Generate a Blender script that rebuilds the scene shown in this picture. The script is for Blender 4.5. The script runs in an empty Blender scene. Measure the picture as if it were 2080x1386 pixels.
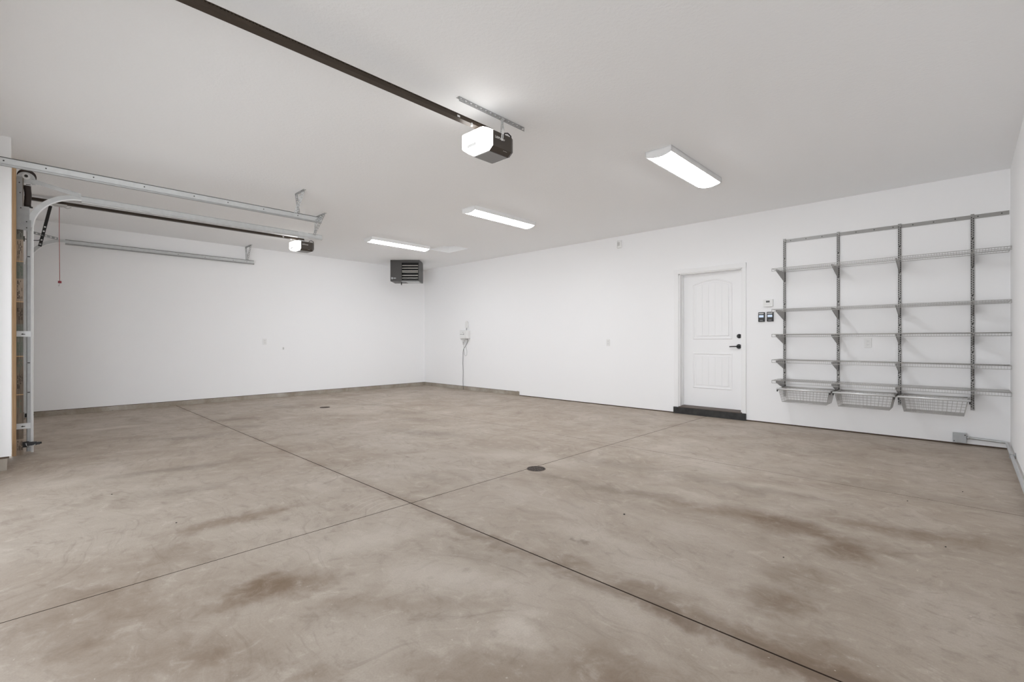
import bpy, bmesh, math, random
from mathutils import Vector, Matrix

random.seed(7)
scene = bpy.context.scene
COL = scene.collection

# ------------------------------------------------------------------ camera
CAM_H = 1.137
YAW = math.radians(43.84)
cam_data = bpy.data.cameras.new('camera')
cam = bpy.data.objects.new('camera', cam_data)
COL.objects.link(cam)
cam.location = (0, 0, CAM_H)
cam.rotation_euler = (math.pi / 2, 0, YAW)
cam_data.sensor_fit = 'HORIZONTAL'
cam_data.sensor_width = 36.0
cam_data.lens = 961.0 / 2080.0 * 36.0
cam_data.shift_y = -1.0 / 2080.0
cam_data.clip_start = 0.02
scene.camera = cam

# ------------------------------------------------------------------ light and exposure
scene.view_settings.view_transform = 'Standard'
scene.view_settings.look = 'None'
scene.view_settings.gamma = 1.0
scene.view_settings.use_curve_mapping = False
scene.view_settings.exposure = 0.07
SKY = 4.9           # fill daylight added through an unseen bay left open behind the camera
E_LED = 29.0          # wraparound ceiling lights
E_OPENER = 5.5       # lamps inside the garage door openers
world = bpy.data.worlds.new('fill_sky')
scene.world = world
world.use_nodes = True
wt = world.node_tree
bg = wt.nodes['Background']
wtc = wt.nodes.new('ShaderNodeTexCoord')
wsep = wt.nodes.new('ShaderNodeSeparateXYZ')
wramp = wt.nodes.new('ShaderNodeValToRGB')      # by elevation: brightest near the horizon, shaped so the added fill reaches deep indoors
wmr = wt.nodes.new('ShaderNodeMapRange')
wmr.inputs['From Min'].default_value = -1.0
wmr.inputs['From Max'].default_value = 1.0
wt.links.new(wtc.outputs['Generated'], wsep.inputs['Vector'])
wt.links.new(wsep.outputs['Z'], wmr.inputs['Value'])
wt.links.new(wmr.outputs['Result'], wramp.inputs['Fac'])
# added fill raised towards +x, to favour the left wall over the back wall
wsx = wt.nodes.new('ShaderNodeMapRange')
wsx.interpolation_type = 'SMOOTHSTEP'
wsx.inputs['From Min'].default_value = 0.15
wsx.inputs['From Max'].default_value = 0.85
wsx.inputs['To Min'].default_value = 0.68
wsx.inputs['To Max'].default_value = 1.75
wt.links.new(wsep.outputs['X'], wsx.inputs['Value'])
wmul = wt.nodes.new('ShaderNodeVectorMath')
wmul.operation = 'SCALE'
wt.links.new(wramp.outputs['Color'], wmul.inputs[0])
wt.links.new(wsx.outputs['Result'], wmul.inputs['Scale'])
wt.links.new(wmul.outputs['Vector'], bg.inputs['Color'])
els = wramp.color_ramp.elements
els[0].position, els[0].color = 0.0, (0.16, 0.16, 0.16, 1)
els[1].position, els[1].color = 1.0, (0.22, 0.23, 0.25, 1)
for p_, c_ in ((0.22, (0.20, 0.20, 0.20, 1)), (0.36, (0.86, 0.885, 0.91, 1)), (0.50, (0.955, 0.985, 1.02, 1)), (0.62, (0.86, 0.91, 0.98, 1)), (0.80, (0.36, 0.38, 0.41, 1))):
    e_ = els.new(p_)
    e_.color = c_
bg.inputs['Strength'].default_value = SKY
scene.cycles.max_bounces = 16
scene.cycles.diffuse_bounces = 10

# ------------------------------------------------------------------ room dimensions
XL, XR, YB, H = -9.93, 0.33, 7.13, 2.924
YF = -0.30           # front of the near bay
XS, YS = -6.06, -0.05   # short return wall between the bays


# ------------------------------------------------------------------ node helpers
def new_mat(name):
    m = bpy.data.materials.new(name)
    m.use_nodes = True
    nt = m.node_tree
    b = nt.nodes['Principled BSDF']
    return m, nt, b


def simple(name, col, rough=0.5, metal=0.0, spec=0.5, noise=0.0, nscale=20.0, bump=0.0, bscale=200.0, emit=None, estr=0.0):
    m, nt, b = new_mat(name)
    b.inputs['Base Color'].default_value = (*col, 1)
    b.inputs['Roughness'].default_value = rough
    b.inputs['Metallic'].default_value = metal
    b.inputs['Specular IOR Level'].default_value = spec
    if noise > 0:
        tc = nt.nodes.new('ShaderNodeTexCoord')
        n = nt.nodes.new('ShaderNodeTexNoise')
        n.inputs['Scale'].default_value = nscale
        n.inputs['Detail'].default_value = 5
        r = nt.nodes.new('ShaderNodeMapRange')
        r.inputs['From Min'].default_value = 0.3
        r.inputs['From Max'].default_value = 0.7
        r.inputs['To Min'].default_value = 1 - noise
        r.inputs['To Max'].default_value = 1 + noise
        mx = nt.nodes.new('ShaderNodeVectorMath')
        mx.operation = 'SCALE'
        mx.inputs[0].default_value = col
        nt.links.new(tc.outputs['Object'], n.inputs['Vector'])
        nt.links.new(n.outputs['Fac'], r.inputs['Value'])
        nt.links.new(r.outputs['Result'], mx.inputs['Scale'])
        nt.links.new(mx.outputs['Vector'], b.inputs['Base Color'])
    if bump > 0:
        g = nt.nodes.new('ShaderNodeNewGeometry')
        n2 = nt.nodes.new('ShaderNodeTexNoise')
        n2.inputs['Scale'].default_value = bscale
        n2.inputs['Detail'].default_value = 3
        bp = nt.nodes.new('ShaderNodeBump')
        bp.inputs['Strength'].default_value = bump
        bp.inputs['Distance'].default_value = 0.004
        nt.links.new(g.outputs['Position'], n2.inputs['Vector'])
        nt.links.new(n2.outputs['Fac'], bp.inputs['Height'])
        nt.links.new(bp.outputs['Normal'], b.inputs['Normal'])
    if emit:
        b.inputs['Emission Color'].default_value = (*emit, 1)
        b.inputs['Emission Strength'].default_value = estr
    return m


def srgb(r, g, b):
    return tuple(((c / 255 + 0.055) / 1.055) ** 2.4 if c > 10 else c / 255 / 12.92 for c in (r, g, b))


M = {}
M['wall'] = simple('white_wall_paint', (0.895, 0.895, 0.90), 0.75, spec=0.25, bump=0.05, bscale=90)
M['ceiling'] = simple('ceiling_knockdown_paint', (0.905, 0.915, 0.925), 0.85, spec=0.2, bump=0.5, bscale=45)
M['trim'] = simple('white_gloss_trim', (0.86, 0.86, 0.86), 0.4)
M['door'] = simple('white_door_paint', (0.88, 0.88, 0.885), 0.45)
M['black_board'] = simple('black_painted_board', (0.022, 0.021, 0.020), 0.5, noise=0.5, nscale=14)
M['threshold'] = simple('dark_threshold', (0.10, 0.075, 0.06), 0.5)
M['gap'] = simple('dark_gap', (0.085, 0.058, 0.040), 0.9)
M['joint'] = simple('dirt_in_saw_cut', (0.040, 0.024, 0.014), 0.9)
M['galv'] = simple('galvanized_steel', (0.56, 0.57, 0.57), 0.42, metal=0.55, noise=0.05, nscale=18)
M['galv_dull'] = simple('dull_galvanized_steel', (0.36, 0.365, 0.365), 0.5, metal=0.4, noise=0.06, nscale=18)
M['galv_edge'] = simple('steel_rolled_edge', (0.74, 0.74, 0.74), 0.35, metal=0.4)
M['track_shade'] = simple('track_edge_painted_shade', (0.085, 0.085, 0.082), 0.6)  # dark tone standing in for the shade line along the track edge
M['nickel'] = simple('grey_nickel_paint', (0.31, 0.302, 0.29), 0.42, metal=0.5)
M['wire'] = simple('grey_nickel_wire', (0.50, 0.49, 0.475), 0.4, metal=0.45)
M['slot'] = simple('slot_dark', (0.03, 0.028, 0.026), 0.7)
M['black'] = simple('black_plastic', (0.012, 0.012, 0.013), 0.42)
M['blackmetal'] = simple('black_steel', (0.012, 0.010, 0.009), 0.5)
M['rail'] = simple('brown_black_rail', (0.040, 0.027, 0.017), 0.42, metal=0.2)
M['opener_body'] = simple('bronze_plastic', (0.050, 0.040, 0.032), 0.38)
M['opener_bottom'] = simple('grey_panel_plastic', (0.25, 0.25, 0.25), 0.5)
M['lens'] = simple('lit_white_lens', (0.8, 0.8, 0.78), 0.4, emit=(1.0, 0.975, 0.94), estr=E_OPENER)
M['lens_trim'] = simple('white_lens_trim', (0.85, 0.85, 0.84), 0.35)
M['logo'] = simple('pale_lettering', (0.8, 0.79, 0.76), 0.5)
M['housing'] = simple('white_light_housing', (0.78, 0.78, 0.78), 0.45)
M['diffuser'] = simple('lit_diffuser', (0.8, 0.8, 0.8), 0.4, emit=(0.955, 0.985, 1.03), estr=E_LED)
M['plastic'] = simple('white_plastic', (0.80, 0.80, 0.79), 0.4)
M['plastic_grey'] = simple('pale_grey_plastic', (0.58, 0.58, 0.57), 0.45)
M['heater'] = simple('charcoal_enamel', (0.047, 0.043, 0.040), 0.4, noise=0.06, nscale=4)
M['heater_dark'] = simple('heater_inside', (0.010, 0.009, 0.008), 0.7)
M['louver'] = simple('bare_louver_steel', (0.72, 0.69, 0.65), 0.3, metal=0.75)
M['lcd'] = simple('grey_lcd', (0.07, 0.075, 0.07), 0.35)
M['screen'] = simple('pale_blue_screen', (0.30, 0.34, 0.40), 0.3, emit=(0.62, 0.74, 0.92), estr=0.55)
M['red'] = simple('red_cord', (0.42, 0.13, 0.125), 0.6)
M['red_knob'] = simple('red_knob_plastic', (0.30, 0.03, 0.05), 0.5)
M['cable'] = simple('dark_grey_cable', (0.10, 0.10, 0.10), 0.5)
M['cable_white'] = simple('white_cable', (0.66, 0.66, 0.65), 0.5)
M['boxgrey'] = simple('grey_steel_box', (0.42, 0.43, 0.435), 0.5, metal=0.2, noise=0.06)
M['brownstrap'] = simple('dark_brown_sleeve', (0.028, 0.017, 0.013), 0.55)
M['drain'] = simple('cast_iron_drain', (0.075, 0.050, 0.038), 0.5, metal=0.3)
M['grit'] = simple('dark_grit', (0.02, 0.017, 0.015), 0.8)
M['printdark'] = simple('dark_stamp_ink', (0.045, 0.035, 0.03), 0.7)
M['printgreen'] = simple('green_stamp_ink', (0.12, 0.17, 0.13), 0.7)


def wood_mat(name, c1, c2, scale=3.0):
    m, nt, b = new_mat(name)
    g = nt.nodes.new('ShaderNodeNewGeometry')
    mp = nt.nodes.new('ShaderNodeMapping')
    mp.inputs['Scale'].default_value = (60, 60, 1.6)
    n = nt.nodes.new('ShaderNodeTexNoise')
    n.inputs['Scale'].default_value = scale
    n.inputs['Detail'].default_value = 6
    n.inputs['Distortion'].default_value = 0.6
    cr = nt.nodes.new('ShaderNodeValToRGB')
    cr.color_ramp.elements[0].position = 0.35
    cr.color_ramp.elements[0].color = (*c1, 1)
    cr.color_ramp.elements[1].position = 0.68
    cr.color_ramp.elements[1].color = (*c2, 1)
    nt.links.new(g.outputs['Position'], mp.inputs['Vector'])
    nt.links.new(mp.outputs['Vector'], n.inputs['Vector'])
    nt.links.new(n.outputs['Fac'], cr.inputs['Fac'])
    nt.links.new(cr.outputs['Color'], b.inputs['Base Color'])
    b.inputs['Roughness'].default_value = 0.7
    return m


M['wood'] = wood_mat('bare_pine', (0.56, 0.37, 0.20), (0.68, 0.49, 0.31))
M['weathered'] = wood_mat('grey_brown_lumber', (0.13, 0.10, 0.075), (0.27, 0.225, 0.18))
M['weathered_pale'] = wood_mat('pale_stamped_lumber', (0.33, 0.26, 0.20), (0.47, 0.40, 0.33))
M['weathered_grey'] = wood_mat('grey_stamped_lumber', (0.15, 0.155, 0.135), (0.25, 0.255, 0.23))


class NT:
    """tiny helper for building the concrete node trees"""
    def __init__(self, nt):
        self.nt = nt

    def node(self, t, **kw):
        n = self.nt.nodes.new(t)
        for k, v in kw.items():
            setattr(n, k, v)
        return n

    def set(self, sock, v):
        if isinstance(v, bpy.types.NodeSocket):
            self.nt.links.new(v, sock)
        else:
            sock.default_value = v

    def math(self, op, a, b=0.0, clamp=False):
        n = self.node('ShaderNodeMath', operation=op, use_clamp=clamp)
        self.set(n.inputs[0], a)
        self.set(n.inputs[1], b)
        return n.outputs[0]

    def noise(self, vec, scale, detail=4.0, rough=0.5, dist=0.0):
        n = self.node('ShaderNodeTexNoise')
        self.set(n.inputs['Vector'], vec)
        n.inputs['Scale'].default_value = scale
        n.inputs['Detail'].default_value = detail
        n.inputs['Roughness'].default_value = rough
        n.inputs['Distortion'].default_value = dist
        return n

    def ramp(self, v, a, b, lo=0.0, hi=1.0, smooth=True):
        n = self.node('ShaderNodeMapRange')
        n.interpolation_type = 'SMOOTHSTEP' if smooth else 'LINEAR'
        self.set(n.inputs['Value'], v)
        n.inputs['From Min'].default_value = a
        n.inputs['From Max'].default_value = b
        n.inputs['To Min'].default_value = lo
        n.inputs['To Max'].default_value = hi
        return n.outputs['Result']

    def mix(self, f, a, b, blend='MIX'):
        n = self.node('ShaderNodeMix', data_type='RGBA', blend_type=blend)
        self.set(n.inputs[0], f)
        for s, v in ((n.inputs[6], a), (n.inputs[7], b)):
            self.set(s, v if isinstance(v, bpy.types.NodeSocket) else (*v, 1))
        return n.outputs[2]

    def vec(self, op, a, b=None, scale=None):
        n = self.node('ShaderNodeVectorMath', operation=op)
        self.set(n.inputs[0], a)
        if b is not None:
            self.set(n.inputs[1], b)
        if scale is not None:
            self.set(n.inputs['Scale'], scale)
        return n.outputs['Value'] if op in ('LENGTH', 'DISTANCE') else n.outputs['Vector']

    def blob(self, p, x, y, rx, ry, rot):
        n = self.node('ShaderNodeMapping', vector_type='TEXTURE')
        self.set(n.inputs['Vector'], p)
        n.inputs['Location'].default_value = (x, y, 0)
        n.inputs['Rotation'].default_value = (0, 0, math.radians(rot))
        n.inputs['Scale'].default_value = (rx, ry, 1)
        return self.ramp(self.vec('LENGTH', n.outputs['Vector']), 1.0, 0.1)


# stains in metres on the slab: x, y, half length, half width, angle, strength
BROWN = [
    (-2.29, 0.83, 0.36, 0.16, 80, 1.00), (-2.30, 0.68, 0.25, 0.10, 60, 0.55),
    (-3.35, 0.95, 0.50, 0.13, 88, 0.70),
    (-1.35, 3.19, 0.55, 0.13, 3, 0.55), (-0.80, 3.26, 0.55, 0.20, 0, 0.95), (-0.47, 3.10, 0.22, 0.22, 0, 0.95),
    (-0.28, 3.64, 0.55, 0.18, 10, 0.70), (-0.61, 2.32, 0.20, 0.16, 30, 0.80), (-0.56, 2.60, 0.22, 0.15, 0, 0.45),
    (-0.85, 1.47, 0.28, 0.15, 20, 0.75), (-0.50, 1.94, 0.55, 0.09, 0, 0.85), (-0.42, 2.05, 0.22, 0.13, -30, 0.55),
    (-2.36, 0.16, 0.22, 0.12, 60, 0.60), (-1.95, 0.45, 0.22, 0.09, 50, 0.70), (-1.62, 0.72, 0.16, 0.06, 40, 0.45),
    (-1.50, 1.98, 0.30, 0.07, 0, 0.50), (-1.05, 1.97, 0.30, 0.09, 0, 0.55), (-1.00, 1.25, 0.35, 0.20, 40, 0.40),
    (-3.05, 0.35, 0.45, 0.30, 60, 0.40), (-2.62, 0.24, 0.60, 0.36, 40, 0.55), (-2.02, 0.42, 0.45, 0.20, 45, 0.50), (-2.55, 0.62, 0.5, 0.25, 60, 0.30), (-1.2, 1.12, 0.30, 0.16, 35, 0.45), (-1.75, 1.15, 0.4, 0.10, 45, 0.35), (-1.95, 0.98, 0.20, 0.07, 60, 0.35), (-1.35, 1.05, 0.25, 0.10, 50, 0.35),
]
GREY = [
    (-5.05, 0.98, 0.60, 0.14, 80, 0.75), (-4.30, 0.82, 0.50, 0.15, 75, 0.40), (-4.77, 3.48, 0.7, 0.20, 20, 0.55),
    (-2.27, 3.80, 0.60, 0.20, 10, 0.45), (-2.40, 3.06, 0.45, 0.07, 8, 0.60), (-1.90, 3.15, 0.50, 0.09, 8, 0.60),
    (-6.6, 1.4, 0.5, 0.15, 70, 0.6), (-7.6, 2.2, 0.45, 0.14, 60, 0.6), (-6.9, 2.05, 0.35, 0.14, 50, 0.6), (-7.6, 4.3, 0.5, 0.15, 30, 0.5),
    (-6.4, 4.2, 0.5, 0.2, 25, 0.5), (-5.6, 4.0, 0.5, 0.2, 25, 0.4), (-1.4, 3.9, 0.8, 0.14, 3, 0.45), (-3.2, 2.35, 0.3, 0.1, 0, 0.4),
    (-1.55, 2.15, 0.05, 0.025, 30, 0.9), (-1.62, 2.13, 0.03, 0.02, 0, 0.8), (-1.75, 1.75, 0.3, 0.12, 10, 0.3),
    (-0.35, 4.6, 1.0, 0.25, 0, 0.35), (-1.2, 5.6, 0.9, 0.25, 5, 0.25), (-8.6, 3.1, 0.6, 0.2, 20, 0.4),
]
PALE = [
    (-1.26, 1.32, 0.16, 0.09, 30, 0.9), (-1.33, 1.42, 0.16, 0.05, 70, 0.7), (-0.80, 1.57, 0.16, 0.11, 20, 0.8), (-1.10, 1.05, 0.10, 0.05, 60, 0.8),
    (-2.45, 1.42, 0.42, 0.16, 70, 0.55), (-2.0, 1.3, 0.35, 0.14, 50, 0.45), (-1.55, 2.25, 0.45, 0.16, 0, 0.60), (-1.05, 2.2, 0.45, 0.12, -5, 0.50),
    (-1.25, 2.75, 0.50, 0.2, 5, 0.45), (-3.3, 3.3, 0.5, 0.25, 20, 0.45), (-2.9, 3.5, 0.45, 0.2, 0, 0.5), (-8.0, 0.9, 0.5, 0.12, 80, 0.8),
    (-5.2, 0.35, 0.5, 0.25, 70, 0.6), (-1.65, 1.5, 0.4, 0.12, 20, 0.55), (-1.2, 0.8, 0.2, 0.1, 60, 0.5), (-1.5, 3.45, 0.4, 0.12, 5, 0.5),
    (-1.0, 4.0, 0.45, 0.10, 5, 0.45), (-2.2, 2.55, 0.55, 0.25, 0, 0.4), (-7.2, 3.7, 0.8, 0.3, 20, 0.4), (-1.0, 1.75, 0.4, 0.14, 5, 0.45),
]


def floor_material():
    m, nt, b = new_mat('stained_concrete_slab')
    k = NT(nt)
    P = k.node('ShaderNodeNewGeometry').outputs['Position']
    wn = k.noise(P, 2.2, 5, 0.6).outputs['Color']
    w = k.vec('SCALE', k.vec('SUBTRACT', wn, (0.5, 0.5, 0.5)), scale=0.40)
    wn2 = k.noise(P, 11, 4, 0.6).outputs['Color']
    w2 = k.vec('SCALE', k.vec('SUBTRACT', wn2, (0.5, 0.5, 0.5)), scale=0.13)
    PW = k.vec('MULTIPLY', k.vec('ADD', k.vec('ADD', P, w), w2), (1, 1, 0))

    def total(lst):
        acc = None
        for (x, y, rx, ry, rot, s) in lst:
            v = k.math('MULTIPLY', k.blob(PW, x, y, rx * 1.25, ry * 1.25, rot), s)
            acc = v if acc is None else k.math('MAXIMUM', acc, v)
        return acc
    big = k.noise(P, 0.55, 6, 0.55, 0.4).outputs['Fac']
    mid = k.noise(P, 2.1, 8, 0.62, 0.8).outputs['Fac']
    fine = k.noise(P, 9.0, 8, 0.68, 0.6).outputs['Fac']
    grain = k.noise(P, 130, 3, 0.6).outputs['Fac']
    smp = k.node('ShaderNodeMapping')
    k.set(smp.inputs['Vector'], PW)
    smp.inputs['Rotation'].default_value = (0, 0, math.radians(22))
    smp.inputs['Scale'].default_value = (1.2, 9.0, 1)
    streak = k.noise(smp.outputs['Vector'], 1.6, 6, 0.6, 0.3).outputs['Fac']
    base = k.mix(k.ramp(big, 0.35, 0.65), (0.371, 0.307, 0.246), (0.426, 0.366, 0.304))
    base = k.mix(k.math('MULTIPLY', k.ramp(mid, 0.50, 0.72), 0.50), base, (0.290, 0.234, 0.184))
    base = k.mix(k.math('MULTIPLY', k.ramp(streak, 0.50, 0.75), 0.30), base, (0.248, 0.199, 0.154))
    base = k.mix(k.math('MULTIPLY', k.ramp(mid, 0.48, 0.28), 0.45), base, (0.519, 0.454, 0.384))
    base = k.mix(k.math('MULTIPLY', k.ramp(fine, 0.53, 0.70), 0.52), base, (0.248, 0.199, 0.156))
    base = k.mix(k.math('MULTIPLY', k.ramp(fine, 0.46, 0.30), 0.52), base, (0.543, 0.479, 0.409))
    # brushed trowel strokes that swirl with a broad drift
    sw = k.vec('SCALE', k.vec('SUBTRACT', k.noise(P, 0.55, 3, 0.5).outputs['Color'], (0.5, 0.5, 0.5)), scale=2.6)
    tmp = k.node('ShaderNodeMapping')
    k.set(tmp.inputs['Vector'], k.vec('MULTIPLY', k.vec('ADD', P, sw), (1, 1, 0)))
    tmp.inputs['Rotation'].default_value = (0, 0, math.radians(-38))
    tmp.inputs['Scale'].default_value = (2.2, 15.0, 1)
    trowel = k.noise(tmp.outputs['Vector'], 1.4, 9, 0.68, 0.5).outputs['Fac']
    base = k.mix(k.math('MULTIPLY', k.ramp(trowel, 0.52, 0.74), 0.50), base, (0.225, 0.180, 0.140))
    base = k.mix(k.math('MULTIPLY', k.ramp(trowel, 0.47, 0.27), 0.28), base, (0.538, 0.476, 0.403))
    pale = k.math('MULTIPLY', total(PALE), k.ramp(fine, 0.30, 0.62, 0.30, 1.0))
    base = k.mix(k.math('MULTIPLY', pale, 0.90), base, (0.580, 0.515, 0.442))
    grey = k.math('MULTIPLY', total(GREY), k.ramp(fine, 0.25, 0.6, 0.55, 1.0))
    base = k.mix(k.math('MULTIPLY', grey, 0.82), base, (0.204, 0.166, 0.128))
    brown = k.math('MULTIPLY', total(BROWN), k.ramp(fine, 0.26, 0.60, 0.45, 1.0))
    base = k.mix(k.math('MULTIPLY', brown, 0.95), base, (0.172, 0.112, 0.066))
    # rusty dirt either side of the wide saw cut
    sep = k.node('ShaderNodeSeparateXYZ')
    k.set(sep.inputs[0], PW)
    dj = k.math('ABSOLUTE', k.math('SUBTRACT', sep.outputs['Y'], 1.895))
    halo = k.math('MULTIPLY', k.ramp(dj, 0.085, 0.0), k.ramp(sep.outputs['X'], -3.6, -1.2, 0.25, 0.80))
    base = k.mix(k.math('MULTIPLY', halo, k.ramp(mid, 0.35, 0.6, 0.35, 1.0)), base, (0.165, 0.113, 0.074))
    # trowel arcs beside the crossing of the cuts
    d = k.vec('DISTANCE', k.vec('MULTIPLY', P, (1, 1, 0)), (-2.70, 1.78, 0))
    ring = k.ramp(k.math('SINE', k.math('MULTIPLY', d, 2 * math.pi / 0.058)), 0.72, 1.0)
    rmask = k.blob(PW, -3.02, 1.70, 0.30, 0.24, 0)
    base = k.mix(k.math('MULTIPLY', k.math('MULTIPLY', ring, rmask), 0.45), base, (0.568, 0.504, 0.426))
    base = k.mix(k.ramp(grain, 0.3, 0.7, 0.0, 0.14), base, (0.176, 0.136, 0.103))
    speck = k.noise(P, 48, 2, 0.5).outputs['Fac']
    base = k.mix(k.math('MULTIPLY', k.ramp(speck, 0.73, 0.78), 0.5), base, (0.678, 0.609, 0.523))
    nt.links.new(base, b.inputs['Base Color'])
    b.inputs['Specular IOR Level'].default_value = 0.35
    rr = k.ramp(mid, 0.3, 0.7, 0.50, 0.68)
    nt.links.new(rr, b.inputs['Roughness'])
    bp = k.node('ShaderNodeBump')
    bp.inputs['Strength'].default_value = 0.12
    bp.inputs['Distance'].default_value = 0.004
    nt.links.new(fine, bp.inputs['Height'])
    nt.links.new(bp.outputs['Normal'], b.inputs['Normal'])
    return m


def curb_material():
    m, nt, b = new_mat('rough_concrete_curb')
    k = NT(nt)
    P = k.node('ShaderNodeNewGeometry').outputs['Position']
    n1 = k.noise(P, 3.0, 7, 0.65, 0.4).outputs['Fac']
    n2 = k.noise(P, 22.0, 6, 0.7).outputs['Fac']
    base = k.mix(k.ramp(n1, 0.35, 0.65), (0.30, 0.255, 0.205), (0.40, 0.36, 0.31))
    base = k.mix(k.math('MULTIPLY', k.ramp(n2, 0.60, 0.72), 0.75), base, (0.09, 0.068, 0.05))
    base = k.mix(k.math('MULTIPLY', k.ramp(n1, 0.58, 0.72), 0.6), base, (0.52, 0.49, 0.44))
    nt.links.new(base, b.inputs['Base Color'])
    b.inputs['Roughness'].default_value = 0.85
    bp = k.node('ShaderNodeBump')
    bp.inputs['Strength'].default_value = 0.4
    bp.inputs['Distance'].default_value = 0.01
    nt.links.new(n2, bp.inputs['Height'])
    nt.links.new(bp.outputs['Normal'], b.inputs['Normal'])
    return m


M['floor'] = floor_material()
M['curb'] = curb_material()

# ------------------------------------------------------------------ mesh helpers
WM = {}


def box(bm, x0, x1, y0, y1, z0, z1, mi=0):
    vs = [bm.verts.new((x, y, z)) for z in (z0, z1) for y in (y0, y1) for x in (x0, x1)]
    for f in ((0, 2, 3, 1), (4, 5, 7, 6), (0, 1, 5, 4), (2, 6, 7, 3), (0, 4, 6, 2), (1, 3, 7, 5)):
        fc = bm.faces.new([vs[i] for i in f])
        fc.material_index = mi
    return vs


def rbox(bm, x0, x1, y0, y1, z0, z1, r=0.005, seg=2, mi=0):
    t = bmesh.new()
    box(t, x0, x1, y0, y1, z0, z1)
    bmesh.ops.bevel(t, geom=t.edges[:], offset=r, segments=seg, affect='EDGES', profile=0.5)
    merge(bm, t, mi)


def merge(bm, t, mi=0):
    mp = {}
    for v in t.verts:
        mp[v] = bm.verts.new(v.co)
    for f in t.faces:
        nf = bm.faces.new([mp[v] for v in f.verts])
        nf.material_index = mi
        nf.smooth = f.smooth
    t.free()


def prism(bm, poly, axis, a, b, mi=0, smooth=False):
    """extrude a 2-D polygon along an axis; poly in the other two axes' order"""
    def P(u, v, w):
        return {'x': (w, u, v), 'y': (u, w, v), 'z': (u, v, w)}[axis]
    A = [bm.verts.new(P(u, v, a)) for u, v in poly]
    B = [bm.verts.new(P(u, v, b)) for u, v in poly]
    n = len(poly)
    fs = [bm.faces.new(A[::-1]), bm.faces.new(B)]
    for i in range(n):
        j = (i + 1) % n
        f = bm.faces.new((A[i], A[j], B[j], B[i]))
        f.smooth = smooth
        fs.append(f)
    for f in fs:
        f.material_index = mi


def tube(bm, pts, r, n=6, mi=0, closed=False, caps=True, flat=None):
    pts = [Vector(p) for p in pts]
    rings = []
    N = len(pts)
    up = None
    for i, p in enumerate(pts):
        if closed:
            d = (pts[(i + 1) % N] - pts[i - 1])
        else:
            d = pts[min(i + 1, N - 1)] - pts[max(i - 1, 0)]
        d.normalize()
        if up is None:
            up = Vector((0, 0, 1)) if abs(d.z) < 0.9 else Vector((1, 0, 0))
        s = d.cross(up)
        if s.length < 1e-5:
            s = d.orthogonal()
        s.normalize()
        u = s.cross(d).normalized()
        up = u
        ra, rb = (r, r) if flat is None else flat
        rings.append([bm.verts.new(p + s * (ra * math.cos(2 * math.pi * q / n)) + u * (rb * math.sin(2 * math.pi * q / n))) for q in range(n)])
    M_ = N if closed else N - 1
    for i in range(M_):
        a, b = rings[i], rings[(i + 1) % N]
        for q in range(n):
            f = bm.faces.new((a[q], a[(q + 1) % n], b[(q + 1) % n], b[q]))
            f.material_index = mi
            f.smooth = n > 4
    if caps and not closed:
        for rg, rev in ((rings[0], False), (rings[-1], True)):
            f = bm.faces.new(rg[::-1] if not rev else rg)
            f.material_index = mi


def cyl(bm, p0, p1, r, n=16, mi=0, r2=None):
    p0, p1 = Vector(p0), Vector(p1)
    d = (p1 - p0).normalized()
    s = d.orthogonal().normalized()
    u = d.cross(s)
    r2 = r if r2 is None else r2
    A = [bm.verts.new(p0 + (s * math.cos(t) + u * math.sin(t)) * r) for t in (2 * math.pi * q / n for q in range(n))]
    B = [bm.verts.new(p1 + (s * math.cos(t) + u * math.sin(t)) * r2) for t in (2 * math.pi * q / n for q in range(n))]
    fs = [bm.faces.new(A[::-1]), bm.faces.new(B)]
    for q in range(n):
        f = bm.faces.new((A[q], A[(q + 1) % n], B[(q + 1) % n], B[q]))
        f.smooth = n > 8
        fs.append(f)
    for f in fs:
        f.material_index = mi


def bar(bm, p0, p1, w, t, up, mi=0):
    """flat bar from p0 to p1: width w across, thickness t along up"""
    p0, p1, up = Vector(p0), Vector(p1), Vector(up).normalized()
    d = (p1 - p0).normalized()
    s = d.cross(up).normalized()
    up = s.cross(d).normalized()
    vs = []
    for p in (p0, p1):
        for a in (-1, 1):
            for b in (-1, 1):
                vs.append(bm.verts.new(p + s * (a * w / 2) + up * (b * t / 2)))
    for f in ((0, 1, 3, 2), (4, 6, 7, 5), (0, 4, 5, 1), (2, 3, 7, 6), (0, 2, 6, 4), (1, 5, 7, 3)):
        fc = bm.faces.new([vs[i] for i in f])
        fc.material_index = mi


def ladder(bm, p0, p1, w, t, up, n, frac=0.45, mi=0):
    """a punched steel strip: two edges and the webs left between its slots"""
    p0, p1, up = Vector(p0), Vector(p1), Vector(up).normalized()
    d = (p1 - p0)
    L = d.length
    dn = d.normalized()
    s = dn.cross(up).normalized()
    e = w * 0.24
    for a in (-1, 1):
        o = s * (a * (w / 2 - e / 2))
        bar(bm, p0 + o, p1 + o, e, t, up, mi)
    for i in range(n + 1):
        c = p0 + d * (i / n)
        h = L / n * frac / 2
        a, b = c - dn * h, c + dn * h
        if i == 0:
            a = p0
        if i == n:
            b = p1
        bar(bm, a, b, w * 0.98, t * 0.9, up, mi)


def finish(bm, name, mats, smooth_angle=None):
    bmesh.ops.recalc_face_normals(bm, faces=bm.faces[:])
    me = bpy.data.meshes.new(name)
    bm.to_mesh(me)
    bm.free()
    for m in (mats if isinstance(mats, (list, tuple)) else [mats]):
        me.materials.append(M[m])
    return me


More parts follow.
